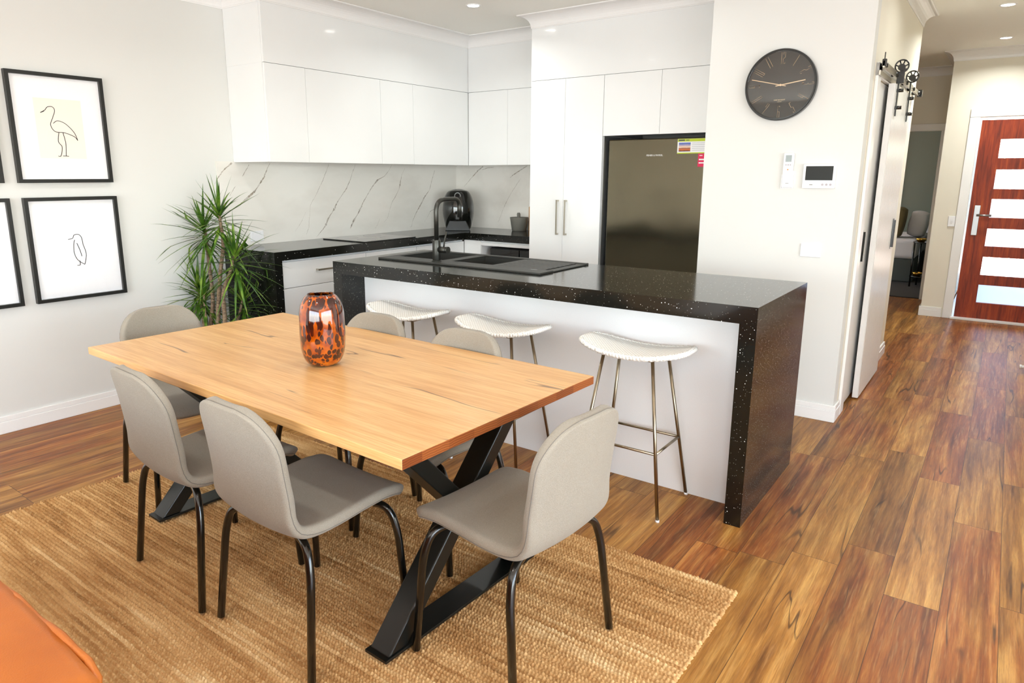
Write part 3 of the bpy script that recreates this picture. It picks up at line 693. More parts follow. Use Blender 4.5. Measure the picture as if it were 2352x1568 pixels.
# ------------------------------------------------------------------ wall cabinets
UB, US, UT = 1.530, 2.165, CEIL-COR+.002
def wall_unit(name, lab, body, fronts, top_front, axis, group=None):
    """body: box; fronts: list of (a0,a1) along the run; axis 'y' = doors face +x, 'x' = doors face -y"""
    x0, x1, y0, y1 = body
    c = thing(name, lab, 'cabinet', ((x0+x1)/2, (y0+y1)/2, UB), 0, group)
    b = BM()
    if axis == 'y': box(b, x0, x1-.02, y0+(.0), y1, UB+.002, UT-.001)
    else: box(b, x0, x1, y0+.02, y1, UB+.002, UT-.001)
    obj('cabinet_body', b, M_cab, c, world=True)
    for rows, zz0, zz1, nm in ((fronts, UB, US-.0015, 'door'), (top_front, US+.0015, UT-.001, 'top_door')):
        for a0, a1 in rows:
            b = BM()
            gp = .001 if nm == 'door' else 0
            if axis == 'y': box(b, x1-.019, x1, a0+gp, a1-gp, zz0, zz1)
            else: box(b, a0+gp, a1-gp, y0, y0+.019, zz0, zz1)
            obj(nm, b, M_cab, c, world=True, bev=.0008 if gp else 0)
    return c
G = 'glossy white wall cabinets above the splashback'
c = wall_unit('wall_cabinet', 'narrow glossy white wall cabinet at the left end, next to the plain wall', (.002, WX, WY0, -1.209), [(WY0, -1.209)], [(WY0, -1.209)], 'y', G)
b = BM(); box(b, .0018, WX-.0195, WY0-.0015, WY0-.0003, UB, US-.002); obj('side_panel', b, M_cab, c, world=True)
b = BM(); box(b, .0018, WX-.0195, WY0-.0015, WY0-.0003, US+.002, UT-.002); obj('side_panel', b, M_cab, c, world=True)
wall_unit('wall_cabinet', 'wide glossy white wall cabinet above the cooktop', (.002, WX, -1.209, -.488), [(-1.209, -.488)], [(-1.209, -.488)], 'y', G)
wall_unit('wall_cabinet', 'glossy white wall cabinet between the cooktop and the corner', (.002, WX, -.488, -.118), [(-.488, -.118)], [(-.488, -.118)], 'y', G)
wall_unit('wall_cabinet', 'glossy white corner wall cabinet above the air fryer', (.002, WX, -.118, .936), [(-.118, WBY-.001)], [(-.118, WBY-.001)], 'y', G)
wall_unit('wall_cabinet', 'small glossy white wall cabinet on the back wall, next to the corner', (WX+.001, .849, WBY, .936), [(WX+.001, .849)], [(WX+.001, .849)], 'x', G)
wall_unit('wall_cabinet', 'small glossy white wall cabinet on the back wall, beside the tall pantry', (.849, TX0-.001, WBY, .936), [(.849, TX0-.001)], [(.849, TX0-.001)], 'x', G)
# tall pantry + fridge overhead
c = thing('pantry_cabinet', 'tall glossy white two-door pantry left of the fridge', 'cabinet', (1.65, .58, 0))
b = BM(); box(b, TX0, 1.972, TY+.02, .936, .1, UT-.001); box(b, TX0+.02, 1.95, TY+.07, .93, 0, .0999); obj('cabinet_body', b, M_cab, c, world=True)
for k, (x0, x1) in enumerate(((TX0, 1.649), (1.649, 1.9735))):
    b = BM(); box(b, x0+.001, x1-.001, TY, TY+.019, .105, ZT-.0015); dr = obj('door', b, M_cab, c, world=True, bev=.0008)
    xh = 1.608 if k == 0 else 1.682
    h = bar_handle(c, (xh, TY, .985), (xh, TY, 1.255), (0, -.03, 0)); h.parent = dr
b = BM(); box(b, TX0, 1.974, TY, TY+.019, ZT+.0015, UT-.001); obj('top_door', b, M_cab, c, world=True)
c = thing('overhead_cabinet', 'glossy white cabinet with two doors above the fridge', 'cabinet', (2.42, .58, 1.727))
b = BM(); box(b, 1.975, 2.875, TY+.02, .936, 1.729, UT-.001); obj('cabinet_body', b, M_cab, c, world=True)
for x0, x1 in ((1.975, 2.416), (2.416, 2.876)):
    b = BM(); box(b, x0+.001, x1-.001, TY, TY+.019, 1.727, ZT-.0015); obj('door', b, M_cab, c, world=True, bev=.0008)
b = BM(); box(b, 1.974, 2.876, TY, TY+.019, ZT+.0015, UT-.001); obj('top_door', b, M_cab, c, world=True)
# fridge
f = thing('fridge', 'dark stainless fridge in the white cabinet recess', 'fridge', (2.43, .6, 0))
b = BM(); box(b, 2.0, 2.87, .335, .92, .02, 1.70); obj('fridge_body', b, plain('fridge_side', rgb(132, 134, 136), .4, .5), f, world=True)
b = BM(); box(b, 2.006, 2.864, .28, .333, .62, 1.70, .008, 3); obj('fridge_door', b, M_fridge, f, world=True)
b = BM(); box(b, 2.006, 2.864, .28, .333, .04, .61, .008, 3); obj('freezer_drawer', b, M_fridge, f, world=True)
b = BM(); text_bm(b, 'FISHER & PAYKEL', .0165, planeM((2.371, .2795, 1.583), (1, 0, 0), (0, 0, 1)), .0003); obj('brand_lettering', b, M_white, f, world=True)
def label_sheet(parent):
    b = BM(); box(b, 2.538, 2.83, .2788, .2799, 1.592, 1.692); sh = obj('energy_label', b, M_white, parent, world=True)
    lime = plain('lime_print', rgb(196, 214, 52), .5)
    b = BM(); box(b, 2.539, 2.829, .2783, .2787, 1.672, 1.6915); box(b, 2.539, 2.829, .2783, .2787, 1.592, 1.599); obj('lime_band', b, lime, sh, world=True)
    t = NT('sunset_print'); v = t.obj(); z = t.n('ShaderNodeSeparateXYZ', ins={0: v}).outputs[2]
    zz_ = t.math('ADD', t.math('MULTIPLY', t.math('ADD', z, .0), 1.0), t.math('MULTIPLY', t.noise(v, 60, 3), .006))
    m = t.bsdf(t.ramp(t.math('DIVIDE', t.math('SUBTRACT', zz_, 1.604), .06), [(.1, rgb(40, 40, 44)), (.3, rgb(220, 110, 40)), (.45, rgb(150, 90, 70)), (.55, rgb(244, 210, 180)), (.95, rgb(96, 116, 190))]), .4)
    b = BM(); box(b, 2.548, 2.632, .2783, .2787, 1.606, 1.666); obj('sunset_picture', b, m, sh, world=True)
    b = BM(); box(b, 2.546, 2.590, .2779, .2782, 1.677, 1.687); box(b, 2.598, 2.622, .2779, .2782, 1.680, 1.685)
    for k in range(5): box(b, 2.642, 2.642+(.10+.06*((k*37) % 3)), .2783, .2787, 1.660-k*.012, 1.6615-k*.012)
    obj('print', b, plain('grey_print', rgb(96, 100, 90), .6), sh, world=True)
    b = BM(); box(b, 2.69, 2.80, .2789, .2799, 1.502, 1.590); pk = obj('pink_label', b, plain('pink_print', rgb(226, 22, 84), .5), parent, world=True)
    b = BM(); box(b, 2.697, 2.78, .2785, .2788, 1.546, 1.555); box(b, 2.697, 2.78, .2785, .2788, 1.524, 1.532); box(b, 2.70, 2.72, .2785, .2788, 1.575, 1.580); box(b, 2.745, 2.752, .2785, .2788, 1.568, 1.582); obj('white_print', b, M_white, pk, world=True)
label_sheet(f)
b = BM(); box(b, 1.973, 1.9885, .24, .90, 0, 1.725); tag(obj('filler_panel', b, M_alu), 'slim grey filler panel left of the fridge', 'panel')

# ------------------------------------------------------------------ things on the clock wall
WYc = -.124
ck = thing('wall_clock', 'large round black wall clock with thin rose gold numerals', 'clock', (3.306, WYc, 1.953))
R = .197
b = BM(); prof = [(.0, 0), (R-.012, 0), (R, .004), (R, .036), (R-.004, .042), (R-.012, .042), (R-.012, .018), (0, .018)]
lathe(b, prof, 96, smooth=False); b.transform(Matrix.Rotation(PI/2, 4, 'X')); obj('clock_case', b, plain('black_clock_case', rgb(26, 28, 28), .2), ck)
b = BM(); lathe(b, [(0, .0185), (R-.0125, .0185), (R-.0125, .020), (0, .020)], 96, smooth=False); b.transform(Matrix.Rotation(PI/2, 4, 'X')); obj('dial', b, plain('charcoal_clock_face', rgb(42, 42, 35), .5), ck)
b = BM(); lathe(b, [(0, .034), (R-.0122, .034), (R-.0122, .036), (0, .036)], 96, smooth=False); b.transform(Matrix.Rotation(PI/2, 4, 'X')); obj('clock_glass', b, M_glass, ck)
DIG = {'1': [[(0, 0), (0, 1)]],
 '2': [[(-1, .8), (-1, 1), (1, 1), (1, .55), (-1, .42), (-1, 0), (1, 0), (1, .12)]],
 '3': [[(-1, .85), (-1, 1), (1, 1), (1, .54), (-.3, .5), (1, .46), (1, 0), (-1, 0), (-1, .15)]],
 '4': [[(1, 0), (1, 1)], [(-1, 1), (-1, .5), (1, .5)]],
 '5': [[(1, 1), (-1, 1), (-1, .55), (1, .5), (1, 0), (-1, 0), (-1, .12)]],
 '6': [[(1, .9), (1, 1), (-1, 1), (-1, 0), (1, 0), (1, .5), (-1, .5)]],
 '7': [[(-1, .6), (-1, 1), (1, 1), (1, .8), (-.4, 0)]],
 '8': [[(-1, .52), (-1, 1), (1, 1), (1, .52), (-1, .48), (-1, 0), (1, 0), (1, .48)]],
 '9': [[(-1, .1), (-1, 0), (1, 0), (1, 1), (-1, 1), (-1, .5), (1, .5)]],
 '0': [[(-1, 0), (-1, 1), (1, 1), (1, 0), (-1, 0)]]}
for h in range(1, 13):
    b = BM(); a = PI/2 - h*PI/6; ur = Vector((math.cos(a), 0, math.sin(a))); ut = Vector((math.sin(a), 0, -math.cos(a)))
    if h in (4, 5, 6, 7, 8): U, T = -ur, -ut; base = .178
    else: U, T = ur, ut; base = .116
    st = str(h); nd = len(st)
    for j, ch in enumerate(st):
        sh = (j-(nd-1)/2)*.0150; wd = .0050
        for pl_ in DIG[ch]:
            pts = [ur*base + T*(sh+px*wd) + U*(py*.062) + Vector((0, -.0207, 0)) for px, py in pl_]
            tube(b, pts, .0012, 5)
    obj('numeral', b, M_rose, ck)
def hand(name, ang, L, tail, y, wd):
    bm = BM(); box(bm, -tail, L, -.0008, .0008, -wd, wd); bm.transform(Matrix.Translation((0, y, 0)) @ Matrix.Rotation(-ang, 4, 'Y')); return obj(name, bm, M_rose, ck)
hand('minute_hand', math.radians(166.5), .168, .03, -.026, .0021)
hand('hour_hand', math.radians(8.5), .134, .028, -.0235, .0024)
b = BM(); cyl(b, (0, -.0205, 0), (0, -.029, 0), .006, seg=20); obj('centre_cap', b, M_rose, ck)
b = BM(); text_bm(b, 'ONE SIX EIGHT', .0092, planeM((0, -.0206, -.082), (1, 0, 0), (0, 0, 1)), .0002); text_bm(b, 'LONDON', .0055, planeM((0, -.0206, -.092), (1, 0, 0), (0, 0, 1)), .0002); obj('lettering', b, M_rose, ck)
rm = thing('air_con_remote', 'slim white air conditioner remote in its wall holder under the clock', 'remote control', (3.387, WYc, 1.37))
b = BM(); box(b, 3.358, 3.416, -.146, -.130, 1.375, 1.572, .005, 3); obj('remote_body', b, M_white, rm, world=True)
b = BM(); box(b, 3.3545, 3.4195, -.1295, -.1242, 1.370, 1.47, .001); box(b, 3.3545, 3.3575, -.142, -.1295, 1.37, 1.45); box(b, 3.4165, 3.4195, -.142, -.1295, 1.37, 1.45); obj('wall_holder', b, M_white, rm, world=True)
b = BM(); box(b, 3.370, 3.404, -.1468, -.146, 1.522, 1.56); obj('display', b, plain('lcd_grey', rgb(150, 160, 160), .3), rm, world=True)
for (xx, zz_, m) in ((3.375, 1.505, M_whiteb), (3.387, 1.505, M_whiteb), (3.399, 1.505, M_whiteb), (3.387, 1.478, plain('orange_button', rgb(214, 132, 40), .4))):
    b = BM(); cyl(b, (xx, -.146, zz_), (xx, -.1475, zz_), .0042, seg=12); obj('button', b, m, rm, world=True)
b = BM(); box(b, 3.380, 3.398, -.1464, -.146, 1.3985, 1.4015); obj('printed_mark', b, M_mark, rm, world=True)
ic = thing('intercom_panel', 'white video intercom panel with dark screen beside the remote', 'intercom', (3.56, WYc, 1.372))
b = BM(); box(b, 3.472, 3.645, -.148, -.1242, 1.372, 1.508, .004, 3); obj('case', b, M_white, ic, world=True)
b = BM(); box(b, 3.487, 3.632, -.1490, -.148, 1.418, 1.497); obj('screen', b, M_screen, ic, world=True)
for xx in (3.582, 3.603, 3.624):
    b = BM(); cyl(b, (xx, -.148, 1.394), (xx, -.1505, 1.394), .0065, seg=16); obj('button', b, M_whiteb, ic, world=True)
b = BM(); box(b, 3.512, 3.53, -.1484, -.148, 1.391, 1.395); obj('printed_mark', b, M_mark, ic, world=True)
def switch(name, lab, cx, cz, y, n, w_, h_, vertical=False, cat='light switch'):
    s_ = thing(name, lab, cat, (cx, y, cz))
    b = BM(); box(b, cx-w_/2, cx+w_/2, y-.010, y-.0002, cz-h_/2, cz+h_/2, .004, 3); obj('plate', b, M_white, s_, world=True)
    for k in range(n):
        o_ = (k-(n-1)/2)*.024; b = BM()
        xx, zz_ = (cx, cz+o_) if vertical else (cx+o_, cz)
        box(b, xx-.009, xx+.009, y-.0125, y-.0101, zz_-.011, zz_+.011, .001); obj('rocker', b, plain('switch_rocker', rgb(232, 232, 234), .3), s_, world=True)
    return s_
switch('light_switch', 'white light switch plate with three rockers under the intercom', 3.552, 1.016, WYc, 3, .115, .078)
switch('light_switch', 'small white switch plate beside the front door architrave', 4.008, .99, 3.977, 2, .062, .105, True)
so = thing('power_outlet', 'white power outlet on the marble splashback beside the plant', 'power outlet', (.01, -1.40, 1.0))
b = BM(); box(b, .0102, .019, -1.46, -1.35, .965, 1.04, .003); obj('plate', b, M_white, so, world=True)
b = BM(); box(b, .019, .022, -1.445, -1.43, 1.015, 1.03); box(b, .019, .022, -1.38, -1.365, 1.015, 1.03); obj('rocker', b, M_white, so, world=True)

# ------------------------------------------------------------------ framed prints on the left wall
def bez(pts, n=14):
    """Catmull-Rom through pts"""
    P = [Vector((0, a, b_)) for a, b_ in pts]; out = []
    for i in range(len(P)-1):
        p0 = P[max(i-1, 0)]; p1 = P[i]; p2 = P[i+1]; p3 = P[min(i+2, len(P)-1)]
        for k in range(n):
            t = k/n; out.append(.5*((2*p1)+(-p0+p2)*t+(2*p0-5*p1+4*p2-p3)*t*t+(-p0+3*p1-3*p2+p3)*t**3))
    out.append(P[-1]); return out
WADER = [[(-.07, .10), (-.055, .118), (-.03, .12), (-.02, .10), (-.035, .06), (-.05, .02), (-.03, -.015), (.02, -.02), (.07, -.04), (.085, -.06), (.07, -.015), (.03, .03), (-.01, .045), (-.035, .03)],
         [(-.07, .10), (-.095, .085), (-.075, .094)], [(.01, -.02), (.018, -.08), (.012, -.15)], [(-.005, -.15), (.012, -.15), (.026, -.152)], [(-.012, -.02), (-.02, -.07), (-.004, -.10), (-.016, -.149), (-.03, -.151)]]
PERCH = [[(-.045, .055), (-.02, .06), (-.01, .078), (.015, .08), (.03, .06), (.034, .02), (.045, -.03), (.04, -.07), (.03, -.1)],
         [(-.01, .05), (-.018, .02), (-.02, -.03), (-.005, -.07), (.03, -.1)], [(.0, .03), (.012, -.01), (.02, -.05)], [(.005, -.075), (.004, -.1), (-.012, -.102)]]
def picture(lab, y0, y1, z0, z1, art, cream, group='framed prints on the left wall'):
    ym, zm = (y0+y1)/2, (z0+z1)/2
    p = thing('picture_frame', lab, 'picture', (.001, ym, z0), 0, group)
    fw = .02; D = .032; b = BM()
    box(b, .001, D, y0, y1, z0, z0+fw); box(b, .001, D, y0, y1, z1-fw, z1); box(b, .001, D, y0, y0+fw, z0+fw, z1-fw); box(b, .001, D, y1-fw, y1, z0+fw, z1-fw)
    obj('frame', b, M_frame, p, world=True)
    b = BM(); box(b, .002, .012, y0+fw, y1-fw, z0+fw, z1-fw); obj('mat_board', b, M_paper, p, world=True)
    if cream:
        b = BM(); box(b, .0121, .0127, ym-.125, ym+.125, zm-.165, zm+.165); obj('print_paper', b, M_cream, p, world=True)
    if art:
        b = BM()
        for st in art:
            q = [Vector((.0135, ym+v.y*1.0, zm+v.z)) for v in bez(st)]; tube(b, q, .0017, 5)
        obj('line_drawing', b, M_ink, p, world=True)
    b = BM(); box(b, .024, .0255, y0+fw, y1-fw, z0+fw, z1-fw); obj('glazing', b, M_artglass, p, world=True)
    return p
picture('black framed print of a long-legged wading bird line drawing, upper of the two full frames', -2.912, -2.403, 1.398, 2.0, WADER, True)
picture('black framed print of a small standing bird line drawing, lower of the two full frames', -2.903, -2.394, .715, 1.316, PERCH, False)
picture('black framed print cut by the left image edge, beside the standing bird print', -3.479, -2.970, .715, 1.316, None, False)
picture('black framed print at the left image edge, beside the wading bird print', -3.487, -2.982, 1.398, 2.0, None, False)

# ------------------------------------------------------------------ things on the back worktop
af = thing('air_fryer', 'egg-shaped glossy black air fryer in the worktop corner', 'air fryer', (.30, .60, .9402), math.radians(36))
prof = [(0, .0), (.105, .0), (.118, .012), (.128, .06), (.145, .12), (.150, .18), (.146, .24), (.132, .30), (.108, .345), (.09, .36), (.06, .368), (0, .370)]
b = BM(); lathe(b, prof, 56); obj('fryer_body', b, M_blkgl, af, sub=1)
b = BM(); tube(b, [(.082*math.cos(2*PI*k/36), -.045+.062*math.sin(2*PI*k/36), .347+.022*math.sin(2*PI*k/36)) for k in range(36)], .005, 6, closed=True); obj('top_rim', b, M_blkpl, af)
b = BM(); tube(b, [(.026*math.cos(2*PI*k/28), -.118+.006*math.sin(2*PI*k/28), .318+.026*math.sin(2*PI*k/28)) for k in range(28)], .0035, 6, closed=True); obj('dial_ring', b, M_chrome, af)
b = BM(); cyl(b, (0, -.105, .325), (0, -.128, .318), .019, seg=20); obj('dial', b, M_blkpl, af)
b = BM(); box(b, -.02, .02, -.19, -.13, .10, .15, .008, 2); obj('basket_handle', b, M_blkpl, af)
b = BM(); poly_prism(b, [(-.115, .0), (.115, .0), (.075, .09), (-.075, .09)], -.146, -.10, 'xz'); obj('basket_front', b, M_blkpl, af, bev=.004)
mo = thing('stone_mortar', 'grey stone mortar on the back worktop beside the pantry', 'mortar', (.835, .83, .9402))
b = BM(); lathe(b, [(0, 0), (.062, 0), (.066, .004), (.084, .118), (.084, .124), (.074, .124), (.055, .04), (0, .03)], 40); obj('bowl', b, M_granite, mo)
pe = thing('stone_pestle', 'grey stone pestle standing in the mortar', 'pestle', (.835, .83, .9702))
b = BM(); tube(b, [(.01, .0, .005), (.004, .0, .03), (-.004, 0, .08), (-.006, 0, .12), (-.007, 0, .135)], [.016, .022, .014, .017, .012], 16); obj('shaft', b, M_granite, pe)
b = BM(); box(b, .895, 1.12, .895, .915, .9402, 1.16, .006); o = obj('chopping_board', b, M_board); tag(o, 'wooden chopping board edge between mortar and pantry', 'chopping board')

# ------------------------------------------------------------------ dining table
TC = Vector((2.407, -2.826, 0)); TR = -.0363; TL, TW = 1.842, .944
tb = thing('dining_table', 'oiled hardwood dining table on crossed black steel legs', 'table', TC, TR)
b = BM(); box(b, -TL/2, TL/2, -TW/2, TW/2, .720, .75, .0025, 2); obj('tabletop', b, M_top, tb)
for sx in (-1, 1):
    cx = .69*sx
    b = BM()
    W2, H2 = .042, .028
    def beam(bm, ya, za, yb, zb):
        d_ = Vector((0, yb-ya, zb-za)).normalized(); # cut horizontally at both ends
        hw = H2/abs(d_.z)
        vs = [bm.verts.new(p) for p in ((cx-W2, ya-hw, za), (cx+W2, ya-hw, za), (cx+W2, ya+hw, za), (cx-W2, ya+hw, za), (cx-W2, yb-hw, zb), (cx+W2, yb-hw, zb), (cx+W2, yb+hw, zb), (cx-W2, yb+hw, zb))]
        for q in ((3, 2, 1, 0), (4, 5, 6, 7), (0, 1, 5, 4), (1, 2, 6, 5), (2, 3, 7, 6), (3, 0, 4, 7)): bm.faces.new([vs[i] for i in q])
    beam(b, -.33, .026, .325, .714); beam(b, .33, .026, -.325, .714)
    lg = obj('cross_leg', b, M_blkbeam, tb, bev=.004)
    b = BM(); box(b, cx-.047, cx+.047, -.385, .385, .016, .026, .001); obj('foot_plate', b, M_blkbeam, tb)
    b = BM(); box(b, cx-.047, cx+.047, -.40, .40, .7105, .7195, .001); obj('mounting_plate', b, M_blkbeam, tb)
# vase
vs_ = thing('glass_vase', 'orange and black tortoiseshell glass vase on the dining table', 'vase', (2.455, -2.855, .7502))
prof = [(0, .0), (.045, .0), (.062, .010), (.076, .035), (.083, .07), (.084, .12), (.083, .18), (.080, .215), (.070, .245), (.058, .2600), (.049, .2650), (.049, .2665), (.0465, .2665), (.0465, .263), (.056, .256), (.067, .242), (.077, .212), (.0795, .18), (.0805, .12), (.079, .07), (.072, .04), (.05, .016), (0, .012)]
b = BM(); lathe(b, prof, 72); obj('vase_body', b, M_vase, vs_, sub=1)
b = BM(); tube(b, [(.0477*math.cos(2*PI*k/48), .0477*math.sin(2*PI*k/48), .2675) for k in range(48)], .0016, 6, closed=True); obj('rim', b, M_glass, vs_)

# ------------------------------------------------------------------ dining chairs
def make_chair(lab, loc, rz):
    c = thing('dining_chair', lab, 'chair', loc, rz, 'grey fabric chairs round the dining table')
    P = [(.245, .408), (.235, .428), (.205, .445), (.14, .452), (.06, .447), (-.02, .439), (-.09, .433), (-.145, .433), (-.183, .450), (-.205, .485), (-.217, .54), (-.226, .61), (-.235, .68), (-.245, .745), (-.253, .803), (-.256, .824)]
    Pv = [Vector((0, a, z)) for a, z in P]; cum = [0]
    for a, z in zip(Pv, Pv[1:]): cum.append(cum[-1]+(z-a).length)
    Lt = cum[-1]; NV, NU = 40, 14; T = .038
    def prof(s_):
        for i in range(len(cum)-1):
            if s_ <= cum[i+1] or i == len(cum)-2:
                t = (s_-cum[i])/(cum[i+1]-cum[i]); return Pv[i].lerp(Pv[i+1], min(1, max(0, t)))
    bm = BM(); grid = []
    def surf(s_, u):
        hw = .210 - .020*min(1, max(0, (s_/Lt-.35)/.4)); hw0 = hw
        rf, rb = .07, .13
        if s_ < rf: hw = hw-rf+math.sqrt(max(0, rf*rf-(rf-s_)**2))
        if s_ > Lt-rb: q = s_-(Lt-rb); hw = hw-rb+math.sqrt(max(0, rb*rb-q*q))
        p = prof(s_); e = .004
        t_ = (prof(min(Lt, s_+e))-prof(max(0, s_-e))).normalized(); nrm = Vector((0, -t_.z, t_.y))  # up on seat, forward on back
        nrm = -nrm if nrm.z < 0 and s_ < .3 else nrm
        nn = Vector((0, -t_.z, t_.y))
        if s_ < .3*Lt: pass
        back = min(1, max(0, (s_/Lt-.42)/.25)); dish = (.010*(1-back)+.034*back)*(hw/hw0)**3
        return Vector((u*hw, p.y, p.z)) + Vector((0, (dish*back)*u*u, dish*(1-back)*u*u)), nn
    for i in range(NV+1):
        f_ = i/NV; s_ = Lt*(.5-.5*math.cos(PI*f_))*.55 + Lt*f_*.45
        rowv = []
        for j in range(NU+1):
            u = -1+2*j/NU; u = math.copysign(abs(u)**.85, u); p, nn = surf(s_, u); rowv.append(bm.verts.new(p))
        grid.append(rowv)
    for i in range(NV):
        for j in range(NU):
            f_ = bm.faces.new((grid[i][j], grid[i][j+1], grid[i+1][j+1], grid[i+1][j])); f_.smooth = True
    rim = [grid[i][0].co.copy() for i in range(NV+1)] + [grid[NV][j].co.copy() for j in range(1, NU)] + [grid[NV-i][NU].co.copy() for i in range(NV+1)] + [grid[0][NU-j].co.copy() for j in range(1, NU)]
    sh = obj('seat_shell', bm, M_fabric, c)
    md = sh.modifiers.new('thick', 'SOLIDIFY'); md.thickness = T; md.offset = 0; md.use_rim = True
    md = sh.modifiers.new('soft', 'SUBSURF'); md.levels = 2; md.render_levels = 2
    # seam running round the edge, on the outer side
    cen = Vector((0, 0, .6)); bm = BM(); out = []
    for k, p in enumerate(rim):
        a = rim[k-1]; n_ = rim[(k+1) % len(rim)]
        out.append(p.copy())
    R2 = []
    for k, p in enumerate(out):
        side = Vector((math.copysign(1, p.x), 0, 0)) if abs(p.x) > .15 else Vector((0, 0, 1)) if p.z > .7 else Vector((0, 1, 0))
        back_n = Vector((0, -1, .06)) if p.z > .52 else (Vector((0, -.5, -.7)) if p.z > .44 and p.y < -.1 else Vector((0, 0, -1)))
        R2.append(p + side*.0065 + back_n*.0115)
    from mathutils.bvhtree import BVHTree
    dg = bpy.context.evaluated_depsgraph_get(); dg.update(); ev = sh.evaluated_get(dg); me_ = ev.to_mesh()
    bv = BVHTree.FromPolygons([v.co.copy() for v in me_.vertices], [list(p.vertices) for p in me_.polygons]); ev.to_mesh_clear()
    R2 = [bv.find_nearest(p)[0] for p in R2]
    for _ in range(2): R2 = [(R2[k-1]+R2[k]*2+R2[(k+1) % len(R2)])/4 for k in range(len(R2))]
    R2 = [bv.find_nearest(p)[0] for p in R2]
    dense = [R2[k].lerp(R2[(k+1) % len(R2)], q/3) for k in range(len(R2)) for q in range(3)]
    tube(bm, dense, .0014, 5, closed=True); obj('seam', bm, M_stitch, c)
    for sx in (-1, 1):
        for sy in (-1, 1):
            bm = BM(); yk = .165 if sy > 0 else -.150
            pts = fillet([(sx*.09, yk*.80, .414), (sx*.195, yk, .409), (sx*.222, yk+sy*.012, .33), (sx*.243, sy*.195, .0148)], .05, 7)
            tube(bm, pts, .0125, 14); obj('leg', bm, M_blkmet, c, smooth=False)
    bm = BM(); box(bm, -.10, .10, -.135, .145, .4125, .4185, .002); obj('seat_frame', bm, M_blkmet, c)
    return c
chs = [("grey fabric dining chair, nearer the camera of the two on the near long side", (2.772, -3.21, 0), -.042),
       ("grey fabric dining chair, farther left of the two on the near long side", (2.222, -3.205, 0), -.078),
       ("grey fabric dining chair pulled out at the right end of the table, facing left", (3.368, -2.905, 0), math.radians(85)),
       ("grey fabric dining chair at the left end of the table, in front of the plant", (1.455, -2.855, 0), math.radians(-97)),
       ("grey fabric dining chair on the far side just right of the vase", (2.195, -2.555, 0), PI+.02),
       ("grey fabric dining chair on the far side, nearest the middle stool", (2.732, -2.57, 0), PI+.02)]
ch0 = make_chair(*chs[0])
for lab, loc, rz in chs[1:]: dup(ch0, loc, rz, lab)

# ------------------------------------------------------------------ bar stools
def make_stool(lab, loc):
    c = thing('bar_stool', lab, 'stool', loc, 0, 'white woven stools at the island')
    bm = BM(); NX, NY = 40, 12; top = []; 
    def hh(x): return .694 + .036*(abs(x)/.245)**2.0
    def yf(x): # front edge bulges, back edge gentler
        q = abs(x)/.245; return -.05-.072*math.sqrt(max(0, 1-q**2.6))
    def yb(x):
        q = abs(x)/.245; return .05+.075*math.sqrt(max(0, 1-q**2.6))
    T = .018; rows = []
    for i in range(NX+1):
        x = -.245+.49*i/NX; x = math.copysign(min(abs(x), .2449), x); a, b2 = yf(x), yb(x)
        loop = []
        for j in range(NY+1):
            v = j/NY; y = a+(b2-a)*v; loop.append(Vector((x, y, hh(x)+.006*math.sin(PI*v)+.0)))
        m = []
        for j in range(NY+1):
            v = 1-j/NY; y = a+(b2-a)*v; loop.append(Vector((x, y*.96, hh(x)-T)))
        rows.append([bm.verts.new(p) for p in loop])
    n = len(rows[0])
    for A, B in zip(rows, rows[1:]):
        for k in range(n):
            f_ = bm.faces.new((A[k], A[(k+1) % n], B[(k+1) % n], B[k])); f_.smooth = True
    bm.faces.new(rows[0]); bm.faces.new(rows[-1][::-1])
    obj('seat', bm, M_weave, c, sub=1)
    # thick corded edge
    bm = BM(); pts = [(-.245+.49*i/40, yf(-.245+.49*i/40)) for i in range(41)] + [(.245-.49*i/40, yb(.245-.49*i/40)) for i in range(41)]
    P3 = [Vector((x, y, hh(x)-.008)) for x, y in pts]; fine = []
    for k in range(len(P3)):
        a, b2 = P3[k], P3[(k+1) % len(P3)]; m = max(1, int((b2-a).length/.007))
        for q in range(m): fine.append(a.lerp(b2, q/m))
    rr_ = [.0115+(.0018 if k % 2 else -.0008) for k in range(len(fine))]
    tube(bm, fine, rr_, 8, closed=True); obj('woven_edge', bm, M_weave, c)
    foot = {}
    for sx in (-1, 1):
        for sy in (-1, 1):
            bm = BM(); p0 = Vector((sx*.115, sy*.085, .677)); p1 = Vector((sx*.207, sy*.164, .004))
            tube(bm, [p0, p1], .0075, 12); lg = obj('leg', bm, M_bronze, c)
            bm = BM(); cyl(bm, p1+Vector((0, 0, -.004)), p1+Vector((0, 0, .006)), .0088, seg=12); obj('foot_cap', bm, M_white, lg)
            t = (.677-.285)/(.677-.004); foot[(sx, sy)] = p0.lerp(p1, t)
    for a, b2 in (((-1, -1), (1, -1)), ((-1, 1), (1, 1)), ((-1, -1), (-1, 1)), ((1, -1), (1, 1))):
        bm = BM(); tube(bm, [foot[a], foot[b2]], .006, 10); obj('footrest_bar', bm, M_bronze, c)
    bm = BM(); tube(bm, [(-.115, -.085, .677), (.115, -.085, .677), (.115, .085, .677), (-.115, .085, .677)], .006, 8, closed=True); obj('seat_frame', bm, M_bronze, c)
    return c
st0 = make_stool('white woven saddle stool nearest the right end of the island', (3.21, -1.742, 0))
dup(st0, (2.482, -1.742, 0), 0, 'white woven saddle stool in the middle of the three at the island')
dup(st0, (1.835, -1.742, 0), 0, 'white woven saddle stool farthest left, beside the left waterfall end of the island')

